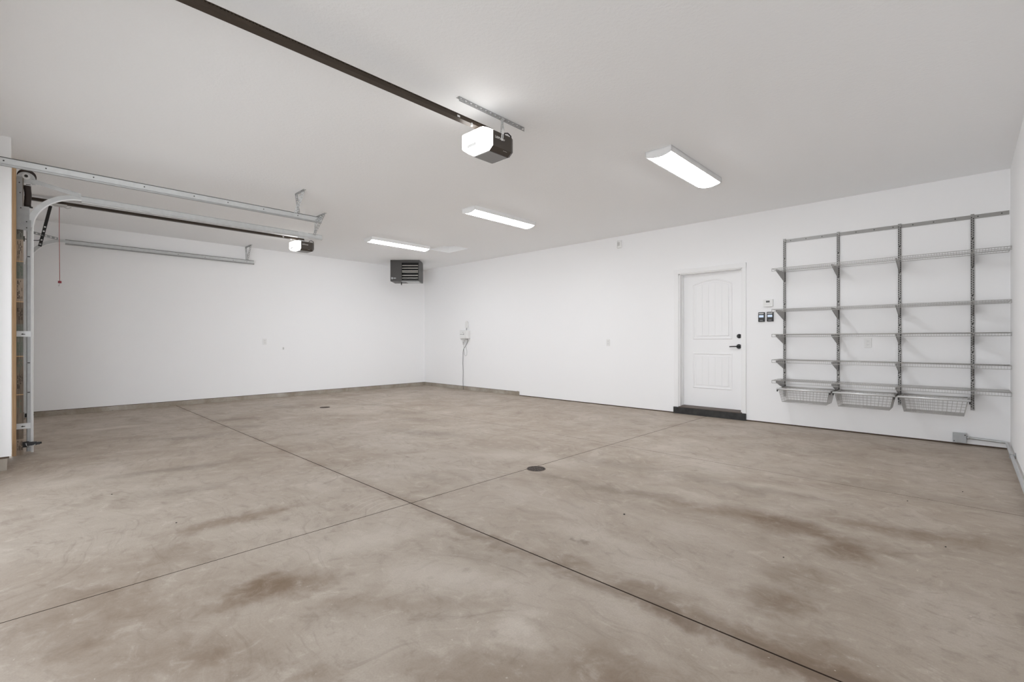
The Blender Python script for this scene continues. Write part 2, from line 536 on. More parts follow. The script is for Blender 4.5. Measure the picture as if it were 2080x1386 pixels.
def obj(name, bm, mats, parent=None, local=False, label=None):
    """link the shape as ONE mesh object; shapes are given in world metres unless local"""
    if parent is not None:
        W = WM[parent.name]
        if not local:
            bm.transform(W.inverted())
        o = bpy.data.objects.new(name, finish(bm, name, mats))
        COL.objects.link(o)
        o.parent = parent
        WM[o.name] = W
    else:
        xs = [v.co for v in bm.verts]
        lo = Vector((min(v.x for v in xs), min(v.y for v in xs), min(v.z for v in xs)))
        hi = Vector((max(v.x for v in xs), max(v.y for v in xs), max(v.z for v in xs)))
        c = Vector(((lo.x + hi.x) / 2, (lo.y + hi.y) / 2, lo.z))
        bm.transform(Matrix.Translation(-c))
        o = bpy.data.objects.new(name, finish(bm, name, mats))
        COL.objects.link(o)
        o.location = c
        WM[o.name] = Matrix.Translation(c)
    if label:
        o['label'] = label
    return o


def thing(name, label, cat, loc=(0, 0, 0), rotz=0.0, group=None):
    o = bpy.data.objects.new(name, None)
    COL.objects.link(o)
    o.location = loc
    o.rotation_euler = (0, 0, rotz)
    o.empty_display_size = 0.1
    WM[o.name] = Matrix.Translation(Vector(loc)) @ Matrix.Rotation(rotz, 4, 'Z')
    return tag(o, label, cat, group)


def tag(o, label, cat, group=None):
    o['label'] = label
    o['category'] = cat
    if group:
        o['group'] = group
    return o


def struct(name, bm, mats, parent=None):
    o = obj(name, bm, mats, parent)
    if parent is None:
        o['kind'] = 'structure'
    return o


def dup(root, loc, label, group=None):
    """copy a thing with copies of its parts and sub-parts"""
    r = root.copy()
    COL.objects.link(r)
    r.location = loc
    r['label'] = label
    if group:
        r['group'] = group
    for ch in list(root.children):
        c = ch.copy()
        COL.objects.link(c)
        c.parent = r
        for g in list(ch.children):
            d = g.copy()
            COL.objects.link(d)
            d.parent = c
    return r


def lettering(name, text, size, loc, rot, parent, mat, depth=0.0006, stretch=1.0):
    cu = bpy.data.curves.new(name + '_curve', 'FONT')
    cu.body = text
    cu.size = size
    cu.extrude = depth
    cu.align_x = 'LEFT'
    t = bpy.data.objects.new(name + '_tmp', cu)
    COL.objects.link(t)
    dg = bpy.context.evaluated_depsgraph_get()
    me = bpy.data.meshes.new_from_object(t.evaluated_get(dg))
    bpy.data.objects.remove(t)
    bpy.data.curves.remove(cu)
    from mathutils import Euler
    W = Matrix.Translation(Vector(loc)) @ Euler(rot).to_matrix().to_4x4() @ Matrix.Diagonal((stretch, 1, 1, 1))
    me.transform(WM[parent.name].inverted() @ W)
    me.materials.clear()
    me.materials.append(M[mat])
    o = bpy.data.objects.new(name, me)
    COL.objects.link(o)
    o.parent = parent
    WM[o.name] = WM[parent.name]
    return o


BM = bmesh.new

# ================================================================== the room
# floor: slabs with real saw cuts between them
bm = BM()
xc = [(XL - 0.1, None), (-6.25, 0.0022), (-2.80, 0.0062), (XR + 0.05, None)]
yc = [(YF - 0.3, None), (1.895, 0.0082), (4.50, 0.0042), (YB + 0.2, None)]
for i in range(3):
    for j in range(3):
        x0 = xc[i][0] + (xc[i][1] or 0) / 2
        x1 = xc[i + 1][0] - (xc[i + 1][1] or 0) / 2
        y0 = yc[j][0] + (yc[j][1] or 0) / 2
        y1 = yc[j + 1][0] - (yc[j + 1][1] or 0) / 2
        box(bm, x0, x1, y0, y1, -0.10, 0.0)
        bm.faces.ensure_lookup_table()
        for f in bm.faces[-6:]:
            f.normal_update()
            f.material_index = 0 if abs(f.normal.z) > 0.5 else 1      # cut sides are full of dirt
box(bm, XL - 0.1, XR + 0.05, YF - 0.3, YB + 0.2, -0.12, -0.016, 1)
struct('floor', bm, ['floor', 'joint'])

# ceiling with the square hatch opening
HX0, HX1, HY0, HY1 = -7.60, -6.97, 5.56, 6.06
bm = BM()
C1 = H + 0.12
box(bm, XL - 0.15, HX0, YF - 0.2, YB + 0.2, H, C1)
box(bm, HX1, XR + 0.15, YF - 0.2, YB + 0.2, H, C1)
box(bm, HX0, HX1, YF - 0.2, HY0, H, C1)
box(bm, HX0, HX1, HY1, YB + 0.2, H, C1)
struct('ceiling', bm, 'ceiling')
bm = BM()
box(bm, HX0 - 0.02, HX1 + 0.02, HY0 - 0.02, HY1 + 0.02, H + 0.121, H + 0.145)
tag(obj('attic_hatch', bm, 'ceiling'), 'white square attic access panel set back into the ceiling near the far corner', 'hatch')

# left wall (far bay), drywall stops above the concrete curb
bm = BM()
box(bm, XL - 0.14, XL, -0.05, YB + 0.14, 0.085, H)
struct('wall_left', bm, 'wall')
bm = BM()
box(bm, XL - 0.14, XL - 0.002, -0.05, YB + 0.13, 0.0, 0.077)
box(bm, XL - 0.14, XL - 0.012, -0.05, YB + 0.13, 0.077, 0.085, 1)
struct('baseboard_left', bm, ['curb', 'gap'])

# back wall with the entry door opening
DX0, DX1, DZ = -3.236, -2.300, 2.172
CURB_X = -6.636
bm = BM()
box(bm, XL, CURB_X, YB, YB + 0.14, 0.085, H)
box(bm, CURB_X, DX0, YB, YB + 0.14, 0.016, H)
box(bm, DX1, XR + 0.14, YB, YB + 0.14, 0.016, H)
box(bm, DX0, DX1, YB, YB + 0.14, DZ, H)
struct('wall_back', bm, 'wall')
bm = BM()
box(bm, XL - 0.002, CURB_X - 0.09, YB + 0.002, YB + 0.14, 0.0, 0.077)
# chipped end of the curb
prism(bm, [(CURB_X - 0.09, 0.0), (CURB_X, 0.0), (CURB_X + 0.002, 0.05), (CURB_X - 0.004, 0.088), (CURB_X - 0.045, 0.094), (CURB_X - 0.09, 0.087)], 'y', YB - 0.012, YB + 0.13)
box(bm, XL - 0.002, CURB_X - 0.09, YB + 0.012, YB + 0.14, 0.077, 0.085, 1)
box(bm, CURB_X, -3.316, YB + 0.006, YB + 0.13, 0.0, 0.016, 1)
box(bm, -2.247, XR, YB + 0.006, YB + 0.13, 0.0, 0.016, 1)
struct('baseboard_back', bm, ['curb', 'gap'])

# right wall
bm = BM()
box(bm, XR, XR + 0.14, YF - 0.15, YB + 0.14, 0.0, H)
struct('wall_right', bm, 'wall')

# front walls: near bay opening added behind the camera for fill light, pier between the bays, far bay door header
bm = BM()
box(bm, -5.25, XR, YF - 0.15, YF, 2.44, H)
box(bm, 0.06, XR, YF - 0.15, YF, 0.0, 2.44)
box(bm, XS, -5.25, YF - 0.15, YF, 0.0, H)
struct('wall_front', bm, 'wall')
bm = BM()
box(bm, -6.735, XS, YF - 0.15, YS, 0.12, H)
box(bm, -9.80, -6.735, YF - 0.15, YS, 2.46, H)
box(bm, XL, -9.80, YF - 0.15, YS, 0.0, H)
struct('wall_pier', bm, 'wall')
bm = BM()
box(bm, -6.735, XS + 0.012, YF - 0.14, YS - 0.025, 0.0, 0.105)
box(bm, -6.735, XS + 0.002, YF - 0.14, YS - 0.012, 0.105, 0.12, 1)
struct('baseboard_front', bm, ['curb', 'gap'])

# lumber at the side of the far bay door: bare pine edge and a weathered stamped board
jb = thing('door_jamb', 'bare wood door jamb of a pine board and stamped grey lumber at left edge', 'jamb', (-6.76, 0, 0))
bm = BM()
box(bm, -6.90, -6.737, -0.05, -0.021, 0.0, 2.90)
obj('pine_board', bm, 'wood', jb)
bm = BM()
segs = [(0.0, 0.16, 1), (0.16, 0.29, 0), (0.35, 0.62, 0), (0.62, 0.98, 0), (0.98, 1.30, 2), (1.30, 1.52, 0), (1.52, 1.75, 1), (1.75, 1.92, 2), (1.92, 2.14, 1), (2.14, 2.27, 2), (2.27, 2.75, 0)]
segs[1] = (0.16, 0.35, 0)
for z0, z1, mi in segs:
    box(bm, -6.90, -6.762, -0.021, 0.029, z0, z1, mi)
obj('stamped_board', bm, ['weathered', 'weathered_pale', 'weathered_grey'], jb)
bm = BM()
rnd = random.Random(3)
for (z0, z1, mi) in [(0.05, 0.14, 0), (0.42, 0.55, 1), (0.66, 0.80, 0), (0.82, 0.95, 1), (1.02, 1.12, 1), (1.16, 1.28, 1), (1.34, 1.46, 0), (1.55, 1.73, 0), (1.78, 1.90, 1), (1.95, 2.12, 0), (2.16, 2.26, 0)]:
    for row in range(4):
        y = -0.013 + row * 0.0095
        z = z0
        while z < z1:
            ln = rnd.uniform(0.012, 0.05)
            if rnd.random() < 0.72:
                box(bm, -6.7625, -6.7612, y, y + rnd.uniform(0.002, 0.006), z, min(z + ln, z1), mi)
            z += ln + rnd.uniform(0.006, 0.014)
for z in (0.60, 0.98, 1.52, 1.92):
    box(bm, -6.7625, -6.7608, -0.02, 0.028, z - 0.004, z + 0.005, 2)
obj('lumber_stamp', bm, ['printdark', 'printgreen', 'wood'], jb)

# far bay door, closed, behind the jamb
bm = BM()
for i in range(4):
    z0 = 0.01 + i * 0.612
    box(bm, -9.84, -6.80, -0.045, 0.0, z0, z0 + 0.606)
    box(bm, -9.80, -6.84, -0.041, -0.004, z0 + 0.606, z0 + 0.612)
struct('door_2', bm, 'door')

# ------------------------------------------------------------------ entry door
bm = BM()
DY = YB + 0.115        # face of the slab
SZ0, SZ1 = 0.128, 2.158
box(bm, DX0 + 0.022, DX1 - 0.022, DY, DY + 0.045, SZ0, SZ1)
door = struct('door_1', bm, 'door')


def arch_top(x, x0, x1, zs, rise):
    t = (x - x0) / (x1 - x0) * 2 - 1
    return zs + rise * (1 - t * t)


def door_panel(zb, zt, rise):
    x0, x1 = -3.062, -2.474
    b = BM()

    def loop(ins):
        pts = [(x0 + ins, zb + ins), (x1 - ins, zb + ins)]
        n = 20 if rise else 1
        for i in range(n + 1):
            x = x1 - ins + (x0 - x1 + 2 * ins) * i / n
            z = arch_top(x, x0, x1, zt, rise) - ins if rise else zt - ins
            pts.append((x, z))
        return pts
    prof = [(0.0, 0.0), (0.008, -0.007), (0.016, -0.007), (0.026, 0.0), (0.030, 0.003), (0.046, 0.003), (0.052, -0.0035)]
    rings = []
    for ins, dy in prof:
        rings.append([b.verts.new((x, DY + dy - 0.0005, z)) for x, z in loop(ins)])
    for r0, r1 in zip(rings, rings[1:]):
        n = len(r0)
        for i in range(n):
            b.faces.new((r0[i], r0[(i + 1) % n], r1[(i + 1) % n], r1[i]))
    # vertical planks of the field
    xa, xb = x0 + 0.052, x1 - 0.052
    npl = 5
    wd = (xb - xa) / npl
    for i in range(npl):
        u0, u1 = xa + i * wd + 0.003, xa + (i + 1) * wd - 0.003
        top = [(u1 + (u0 - u1) * q / 4) for q in range(5)]
        poly = [(u0, zb + 0.054), (u1, zb + 0.054)] + [(x, (arch_top(x, x0, x1, zt, rise) if rise else zt) - 0.056) for x in top]
        prism(b, poly, 'y', DY - 0.0045, DY + 0.001)
    return b


obj('door_panel', door_panel(1.155, 1.990, 0.075), 'door', door)
obj('door_panel', door_panel(0.405, 0.950, 0.0), 'door', door)
bm = BM()
LX, LZ = -2.382, 1.050
cyl(bm, (LX, DY, LZ), (LX, DY - 0.012, LZ), 0.034, 28)
cyl(bm, (LX, DY - 0.012, LZ), (LX, DY - 0.050, LZ), 0.012, 16)
tube(bm, [(LX + 0.006, DY - 0.052, LZ), (LX - 0.03, DY - 0.054, LZ + 0.001), (LX - 0.08, DY - 0.052, LZ), (LX - 0.118, DY - 0.047, LZ - 0.003)], 0.008, 10, flat=(0.006, 0.0085))
obj('door_handle', bm, 'black', door, label='black lever handle')
bm = BM()
cyl(bm, (LX + 0.004, DY, 1.200), (LX + 0.004, DY - 0.014, 1.200), 0.032, 28)
box(bm, LX - 0.002, LX + 0.010, DY - 0.034, DY - 0.014, 1.178, 1.222)
obj('deadbolt', bm, 'black', door, label='black deadbolt with thumb turn')

# casing, jamb and sill
bm = BM()
cz = 2.243
for a, b_ in ((-3.306, DX0), (DX1, -2.247)):
    rbox(bm, a, b_, YB - 0.016, YB, 0.102, cz, 0.004, 2)
rbox(bm, -3.306, -2.247, YB - 0.017, YB, DZ, cz + 0.001, 0.004, 2)
box(bm, DX0, DX0 + 0.018, YB, YB + 0.14, 0.11, DZ)
box(bm, DX1 - 0.018, DX1, YB, YB + 0.14, 0.11, DZ)
box(bm, DX0, DX1, YB, YB + 0.14, DZ - 0.012, DZ)
# stop against the slab
box(bm, DX0 + 0.018, DX0 + 0.030, YB + 0.085, DY - 0.004, 0.125, DZ - 0.012)
struct('trim_1', bm, 'trim')
bm = BM()
box(bm, -3.316, -2.247, YB - 0.022, YB + 0.005, 0.001, 0.100)
struct('trim_2', bm, 'black_board')
bm = BM()
prism(bm, [(YB - 0.020, 0.100), (YB + 0.14, 0.100), (YB + 0.14, 0.126), (YB + 0.10, 0.126), (YB - 0.020, 0.110)], 'x', DX0 + 0.001, DX1 - 0.001)
struct('trim_3', bm, 'threshold')

# ================================================================== ceiling lights
def make_light():
    t = thing('ceiling_light', '', 'ceiling light', (0, 0, 0), 0, 'wraparound ceiling lights')
    w, L = 0.129, 1.22

    def prof(ins, drop):
        # half section from the side edge to the bottom of the bowed lens
        pts = []
        for i in range(13):
            a = -1 + 2 * i / 12
            pts.append((a * (w - ins), -0.052 - (0.027 - drop) * (1 - a * a)))
        return pts
    b = BM()
    box(b, -w, w, 0.0, L, -0.010, 0.0)
    for s in (-1, 1):
        prism(b, [(s * w, -0.004), (s * (w - 0.006), -0.004), (s * (w - 0.010), -0.053), (s * (w - 0.003), -0.055), (s * w, -0.050)], 'y', 0.0, L)
    for y0, y1 in ((0.0, 0.012), (L - 0.012, L)):
        p = [(-w, -0.002), (-w, -0.050)] + prof(0.003, 0.0) + [(w, -0.050), (w, -0.002)]
        prism(b, p, 'y', y0, y1)
    obj('housing', b, 'housing', t, local=True)
    b = BM()
    lens = prof(0.012, 0.001)
    p = lens + [(w - 0.012, -0.042), (-(w - 0.012), -0.042)]
    prism(b, p, 'y', 0.0125, L - 0.0125)
    obj('diffuser', b, 'diffuser', t, local=True, label='lit white diffuser')
    return t


L0 = make_light()
lights = [(-2.067, 4.115, 'lit white ceiling light nearest the wire shelving, largest of the three'),
          (-4.812, 4.165, 'lit white ceiling light in the middle of the row of three'),
          (-7.467, 4.175, 'lit white ceiling light beside the attic hatch, farthest of the three')]
for i, (x, y, lab) in enumerate(lights):
    if i == 0:
        L0.location = (x, y, H)
        L0['label'] = lab
    else:
        dup(L0, (x, y, H), lab)


# ================================================================== garage door openers
def make_opener():
    """origin: under the middle of the power head's front; rail runs towards -y"""
    t = thing('garage_door_opener', '', 'garage door opener', (0, 0, 0), 0, 'garage door openers')
    hw = 0.130
    z0, z1 = 0.0, 0.152
    # section of the power head: chamfered lower edges
    sec = [(-hw + 0.040, z0), (hw - 0.040, z0), (hw, z0 + 0.030), (hw, z1 - 0.006), (hw - 0.012, z1), (-hw + 0.012, z1), (-hw, z1 - 0.006), (-hw, z0 + 0.030)]
    b = BM()
    prism(b, sec, 'y', 0.0, 0.200)
    # bevelled rear end
    s2 = [(x * 0.90, z0 + 0.012 + (z - z0) * 0.90) for x, z in sec]
    A = [b.verts.new((x, 0.200, z)) for x, z in sec]
    B = [b.verts.new((x, 0.228, z)) for x, z in s2]
    for i in range(8):
        b.faces.new((A[i], A[(i + 1) % 8], B[(i + 1) % 8], B[i]))
    b.faces.new(B)
    body = obj('motor_housing', b, 'opener_body', t, local=True, label='dark bronze motor housing')
    b = BM()
    box(b, -hw + 0.044, hw - 0.044, 0.004, 0.190, z0 - 0.003, z0 + 0.002)
    obj('bottom_panel', b, 'opener_bottom', body, local=True, label='grey underside panel')
    lettering('lettering', 'LiftMaster', 0.0265, (hw + 0.0006, 0.022, 0.094), (math.pi / 2, 0, math.pi / 2), body, 'logo', stretch=0.96)
    b = BM()
    for q in range(7):
        box(b, hw - 0.0125, hw - 0.0095, 0.118 + q * 0.006, 0.122 + q * 0.006, 0.0215, 0.0245)
    obj('model_mark', b, 'logo', body, local=True)
    # lit lens on the front end
    b = BM()
    sec_l = [(-hw + 0.046, z0 + 0.001), (hw - 0.040, z0 + 0.001), (hw - 0.001, z0 + 0.031), (hw - 0.001, z1 - 0.004), (hw - 0.012, z1 + 0.001), (-hw + 0.012, z1 + 0.001), (-hw + 0.001, z1 - 0.006), (-hw + 0.001, z0 + 0.031)]
    secs = [(0.0, 1.0, 0.0), (-0.055, 0.985, 0.0), (-0.085, 0.94, 0.004), (-0.100, 0.86, 0.010)]
    rings = []
    for y, k_, dz in secs:
        zc = 0.080
        rings.append([b.verts.new((x * k_, y, zc + (z - zc) * k_)) for x, z in sec_l])
    for r0, r1 in zip(rings, rings[1:]):
        for i in range(8):
            b.faces.new((r0[i], r0[(i + 1) % 8], r1[(i + 1) % 8], r1[i]))
    b.faces.new(rings[-1])
    b.faces.new(rings[0][::-1])
    lens = obj('light_lens', b, 'lens', t, local=True, label='glowing white lamp lens')
    b = BM()
    rbox(b, -0.050, 0.050, -0.1025, -0.092, z0 + 0.024, z0 + 0.048, 0.003, 2)
    obj('lens_latch', b, 'lens_trim', lens, local=True)
    # rail with toothed upper edge
    b = BM()
    rz0, rz1 = 0.184, 0.219
    RL = 3.26
    box(b, -0.026, 0.026, -RL, 0.10, rz0, rz0 + 0.022)
    box(b, -0.017, 0.017, -RL, 0.10, rz0 + 0.022, rz1 - 0.004)
    n = int(RL / 0.0165)
    for q in range(n):
        y = -RL + q * RL / n
        box(b, 0.012, 0.0215, y, y + 0.0085, rz0 + 0.022, rz1 - 0.003)
        box(b, -0.0215, -0.012, y, y + 0.0085, rz0 + 0.022, rz1 - 0.003)
    box(b, -0.0225, 0.0225, -RL, 0.10, rz1 - 0.004, rz1)
    rail = obj('rail', b, 'rail', t, local=True, label='dark brown rail with toothed belt')
    b = BM()
    box(b, 0.012, 0.0268, -0.26, -0.235, rz0 + 0.006, rz0 + 0.020)
    obj('rail_clip', b, 'galv_edge', rail, local=True)
    b = BM()
    box(b, -0.06, 0.06, -0.03, 0.17, z1, z1 + 0.006)
    box(b, -0.04, 0.04, 0.0, 0.10, z1 + 0.006, rz0 + 0.001)
    obj('mounting_plate', b, 'galv', t, local=True)
    b = BM()
    tube(b, [(hw - 0.04, 0.150, z1 - 0.004), (hw - 0.035, 0.160, z1 + 0.026), (hw - 0.03, 0.190, z1 + 0.034), (hw - 0.03, 0.222, z1 + 0.022), (hw - 0.03, 0.230, z1 - 0.02)], 0.0055, 8)
    obj('power_cord', b, 'black', t, local=True)
    b = BM()
    tube(b, [(0.03, -0.125, rz0), (0.03, -0.125, rz0 - 0.022)], 0.008, 8)
    obj('limit_switch', b, 'galv_edge', t, local=True)
    return t


OP1 = (-2.700, 2.470, 2.580)
op = make_opener()
op.location = OP1
op['label'] = 'large lit garage door opener hung from a slotted strip, nearest, its dark rail overhead'
WM[op.name] = Matrix.Translation(Vector(OP1))
OP2 = (-8.250, 3.300, 2.672)
op2 = dup(op, OP2, 'small distant lit garage door opener with dark rail, between the far bay door tracks')
WM[op2.name] = Matrix.Translation(Vector(OP2))

# hanging hardware of the near opener: slotted angle on the ceiling and two straps
hs = thing('hanging_strip', 'slotted steel angle strip screwed to the ceiling above the nearest opener', 'hanging strip', (-2.69, 2.58, H))
bm = BM()
ladder(bm, (-2.672, 2.225, H - 0.0185), (-2.672, 2.930, H - 0.0185), 0.034, 0.002, (1, 0, 0), 14, 0.30)
ladder(bm, (-2.690, 2.225, H - 0.0015), (-2.690, 2.930, H - 0.0015), 0.034, 0.002, (0, 0, 1), 14, 0.35)
obj('slotted_angle', bm, 'galv_dull', hs)
for y in (2.245, 2.915):
    bm = BM()
    cyl(bm, (-2.690, y, H - 0.010), (-2.690, y, H), 0.007, 6)
    obj('lag_screw', bm, 'galv_dull', hs)
bm = BM()
ladder(bm, (-2.668, 2.660, H - 0.030), (-2.556, 2.565, 2.748), 0.017, 0.002, (1, -0.5, 0.5), 8, 0.5)
obj('hanger_strap', bm, 'galv', hs)
bm = BM()
tube(bm, [(-2.560, 2.570, 2.760), (-2.552, 2.562, 2.735), (-2.549, 2.556, 2.690), (-2.549, 2.551, 2.664), (-2.549, 2.543, 2.660), (-2.549, 2.539, 2.668), (-2.550, 2.544, 2.700), (-2.553, 2.556, 2.748)], 0.0028, 6)
obj('strap_tail', bm, 'lens_trim', hs)
bm = BM()
ladder(bm, (-2.640, 2.645, H - 0.030), (-2.600, 2.585, 2.737), 0.017, 0.002, (1, -0.5, 0.5), 8, 0.5)
obj('hanger_strap', bm, 'galv', hs)

# far opener: trolley, arm and release cord
bm = BM()
t = thing('door_arm', 'black punched opener arm reaching from the rail down to the far bay door', 'opener arm', (-8.25, 0.23, 2.30))
bar(bm, (-8.25, 0.270, 2.820), (-8.25, 0.225, 2.575), 0.032, 0.004, (1, 0, 0))
ladder(bm, (-8.25, 0.225, 2.575), (-8.25, 0.175, 2.300), 0.032, 0.004, (1, 0, 0), 5, 0.70)
obj('straight_arm', bm, 'blackmetal', t)
bm = BM()
tube(bm, [(-8.25, 0.205, 2.455), (-8.25, 0.195, 2.400), (-8.25, 0.165, 2.372), (-8.25, 0.110, 2.365), (-8.25, 0.04, 2.372)], 0.016, 6, flat=(0.004, 0.018))
obj('curved_arm', bm, 'blackmetal', t)
bm = BM()
box(bm, -8.285, -8.215, -0.0, 0.045, 2.345, 2.40)
obj('door_bracket', bm, 'blackmetal', t)
t = thing('trolley', 'small grey trolley clipped under the far rail above the red cord', 'trolley', (-8.25, 0.33, 2.83))
bm = BM()
rbox(bm, -8.285, -8.215, 0.25, 0.42, 2.835, 2.856, 0.004)
prism(bm, [(0.28, 2.836), (0.40, 2.836), (0.375, 2.822), (0.31, 2.822)], 'x', -8.265, -8.235)
obj('carriage', bm, 'plastic_grey', t)
bm = BM()
tube(bm, [(-8.25, 0.37, 2.835), (-8.25, 0.42, 2.815), (-8.25, 0.46, 2.835)], 0.005, 6)
obj('release_lever', bm, 'galv', t)
t = thing('release_cord', 'thin red emergency release cord with a knob hanging in the far bay', 'pull cord', (-8.25, 0.35, 1.84))
bm = BM()
tube(bm, [(-8.25, 0.350, 2.822), (-8.25, 0.349, 2.5), (-8.25, 0.351, 2.2), (-8.25, 0.353, 1.885)], 0.0030, 6)
obj('cord', bm, 'red', t)
bm = BM()
cyl(bm, (-8.25, 0.353, 1.862), (-8.25, 0.353, 1.888), 0.017, 12)
obj('knob', bm, 'red_knob', t)
bm = BM()
tube(bm, [(-8.25, 0.353, 1.862), (-8.25, 0.350, 1.845), (-8.25, 0.343, 1.822)], 0.004, 6)
obj('cord_tail', bm, 'cable_white', t)


# ================================================================== garage door tracks
def horizontal_track(x, y0, y1, z, edge=True):
    """galvanized track seen from its back: web, top flange and rolled lower lip"""
    b = BM()
    box(b, x - 0.002, x, y0, y1, z + 0.004, z + 0.051)
    box(b, x - 0.006, x + 0.001, y0, y1, z + 0.051, z + 0.0585, 1)  # upper edge takes the darker tone painted for the shade line
    box(b, x - 0.003, x - 0.001, y0, y1, z, z + 0.004, 1)
    prism(b, [(x - 0.030, z - 0.010), (x - 0.008, z - 0.017), (x + 0.008, z - 0.015), (x + 0.014, z - 0.003), (x + 0.012, z + 0.001), (x - 0.002, z + 0.001), (x - 0.010, z - 0.012), (x - 0.028, z - 0.004)], 'y', y0, y1, mi=2)
    return b


def curved_track(x, yc_, zc, R, w, a0=180, a1=90, n=18):
    b = BM()
    poly = []
    ins, out = [], []
    for i in range(n + 1):
        a = math.radians(a0 + (a1 - a0) * i / n)
        out.append((yc_ + (R + w) * math.cos(a), zc + (R + w) * math.sin(a)))
        ins.append((yc_ + R * math.cos(a), zc + R * math.sin(a)))
    # web
    for i in range(n):
        for xx in (x, x - 0.003):
            pass
    def strip(p, q, mi):
        P = [b.verts.new(v) for v in p]
        Q = [b.verts.new(v) for v in q]
        for i in range(n):
            f = b.faces.new((P[i], P[i + 1], Q[i + 1], Q[i]))
            f.material_index = mi
            f.smooth = True
    at = lambda pts, dx: [(x + dx, y, z) for y, z in pts]
    strip(at(out, 0.0), at(ins, 0.0), 0)
    strip(at(out, -0.004), at(ins, -0.004), 0)
    strip(at(out, 0.0), at(out, -0.004), 0)
    strip(at(ins, -0.004), at(ins, 0.014), 1)
    lip = [(yc_ + (R + 0.010) * math.cos(math.radians(a0 + (a1 - a0) * i / n)), zc + (R + 0.010) * math.sin(math.radians(a0 + (a1 - a0) * i / n))) for i in range(n + 1)]
    strip(at(ins, 0.014), at(lip, 0.016), 1)
    strip(at(lip, 0.016), at(lip, 0.0), 1)
    return b


def hanger(parent, x0, x1, y, ztrack, straps):
    b = BM()
    ladder(b, (x0, y, H - 0.015), (x1, y, H - 0.015), 0.030, 0.002, (0, 1, 0), 6, 0.40)
    ladder(b, (x0, y + 0.015, H - 0.0015), (x1, y + 0.015, H - 0.0015), 0.030, 0.002, (0, 0, 1), 6, 0.45)
    obj('ceiling_angle', b, 'galv_dull', parent)
    for (xa, xb, dy, dyb) in straps:
        b = BM()
        ladder(b, (xa, y + dy, H - 0.012), (xb, y + dyb, ztrack), 0.030, 0.002, (1, -0.25, 0), 9, 0.42)
        obj('hanger_strap', b, 'galv_dull', parent)


def bolts(parent, x, z, ys):
    for y in ys:
        b = BM()
        cyl(b, (x, y, z), (x + 0.003, y, z), 0.0055, 10)
        obj('bolt', b, 'slot', parent)


# near bay track, running out of the picture on the left
t = thing('garage_door_track', 'long overhead track with dark bolts, highest of three, running off the left edge', 'garage door track', (-5.75, 1.0, 2.60), 0, 'garage door tracks')
obj('horizontal_track', horizontal_track(-5.75, -0.29, 2.585, 2.600), ['galv', 'track_shade', 'galv_dull'], t)
bolts(t, -5.75, 2.628, [-0.09, 0.16, 0.47, 0.84, 1.25, 1.56, 1.92, 2.30])
hanger(t, -5.865, -5.635, 2.320, 2.645, [(-5.845, -5.742, 0.0, -0.01), (-5.665, -5.742, 0.012, -0.05)])
bm = BM()
ladder(bm, (-5.742, 2.52, 2.60), (-5.742, 2.585, 2.66), 0.04, 0.002, (1, 0, 0), 3, 0.5)
obj('end_plate', bm, 'galv_dull', t)

# far bay right-hand track: post, curve, horizontal run and hardware
TX = -6.750
t = thing('garage_door_track', 'galvanized track curving up from the bare wood jamb at the left edge', 'garage door track', (TX, 0.08, 0.0), 0, 'garage door tracks')
bm = BM()
box(bm, TX - 0.004, TX, 0.050, 0.080, 0.03, 2.27)
box(bm, TX - 0.05, TX, 0.050, 0.053, 0.03, 2.27)
obj('wall_angle', bm, 'galv_dull', t)
bm = BM()
box(bm, TX - 0.004, TX + 0.002, 0.080, 0.086, 0.02, 2.27)
prism(bm, [(TX - 0.002, 0.082), (TX + 0.016, 0.084), (TX + 0.020, 0.094), (TX + 0.014, 0.099), (TX - 0.030, 0.099), (TX - 0.030, 0.095), (TX + 0.008, 0.094), (TX + 0.010, 0.090), (TX - 0.002, 0.086)], 'z', 0.02, 2.27)
obj('vertical_track', bm, 'galv_edge', t)
obj('curved_track', curved_track(TX, 0.455, 2.256, 0.354, 0.054), ['galv', 'galv_edge'], t)
obj('horizontal_track', horizontal_track(TX, 0.455, 3.045, 2.608), ['galv', 'galv_dull', 'galv'], t)
bm = BM()
bar(bm, (TX + 0.006, 0.085, 2.735), (TX + 0.006, 0.450, 2.665), 0.040, 0.003, (1, 0, 0))
bar(bm, (TX + 0.014, 0.085, 2.752), (TX + 0.014, 0.450, 2.682), 0.004, 0.018, (1, 0, 0))
obj('angle_brace', bm, 'galv', t)
bm = BM()
box(bm, TX - 0.002, TX + 0.003, -0.020, 0.022, 2.24, 2.760)
box(bm, TX - 0.002, TX + 0.002, -0.020, 0.082, 2.235, 2.340)
box(bm, TX - 0.002, TX + 0.002, 0.020, 0.070, 2.340, 2.470)
for y, z in ((0.005, 2.60), (0.05, 2.32), (0.05, 2.26), (0.0, 2.70), (0.01, 2.45)):
    cyl(bm, (TX + 0.002, y, z), (TX + 0.006, y, z), 0.005, 8, 1)
obj('flag_bracket', bm, ['galv_dull', 'slot'], t)
for z in (1.200, 0.285):
    bm = BM()
    box(bm, TX - 0.010, TX + 0.004, -0.020, 0.078, z - 0.025, z + 0.030)
    box(bm, TX + 0.004, TX + 0.008, -0.016, 0.070, z + 0.024, z + 0.030)
    cyl(bm, (TX + 0.004, 0.022, z), (TX + 0.006, 0.022, z), 0.007, 10, 1)
    box(bm, TX + 0.003, TX + 0.0055, 0.012, 0.040, z - 0.004, z + 0.003, 1)
    obj('jamb_bracket', bm, ['galv', 'slot'], t)
for z in (1.975, 0.915, 0.62):
    bm = BM()
    box(bm, TX, TX + 0.0015, 0.056, 0.074, z - 0.005, z + 0.004)
    obj('bolt_slot', bm, 'slot', t)
hanger(t, -6.765, -6.465, 2.955, 2.650, [(-6.720, -6.742, 0.0, -0.02), (-6.510, -6.738, 0.010, -0.03)])
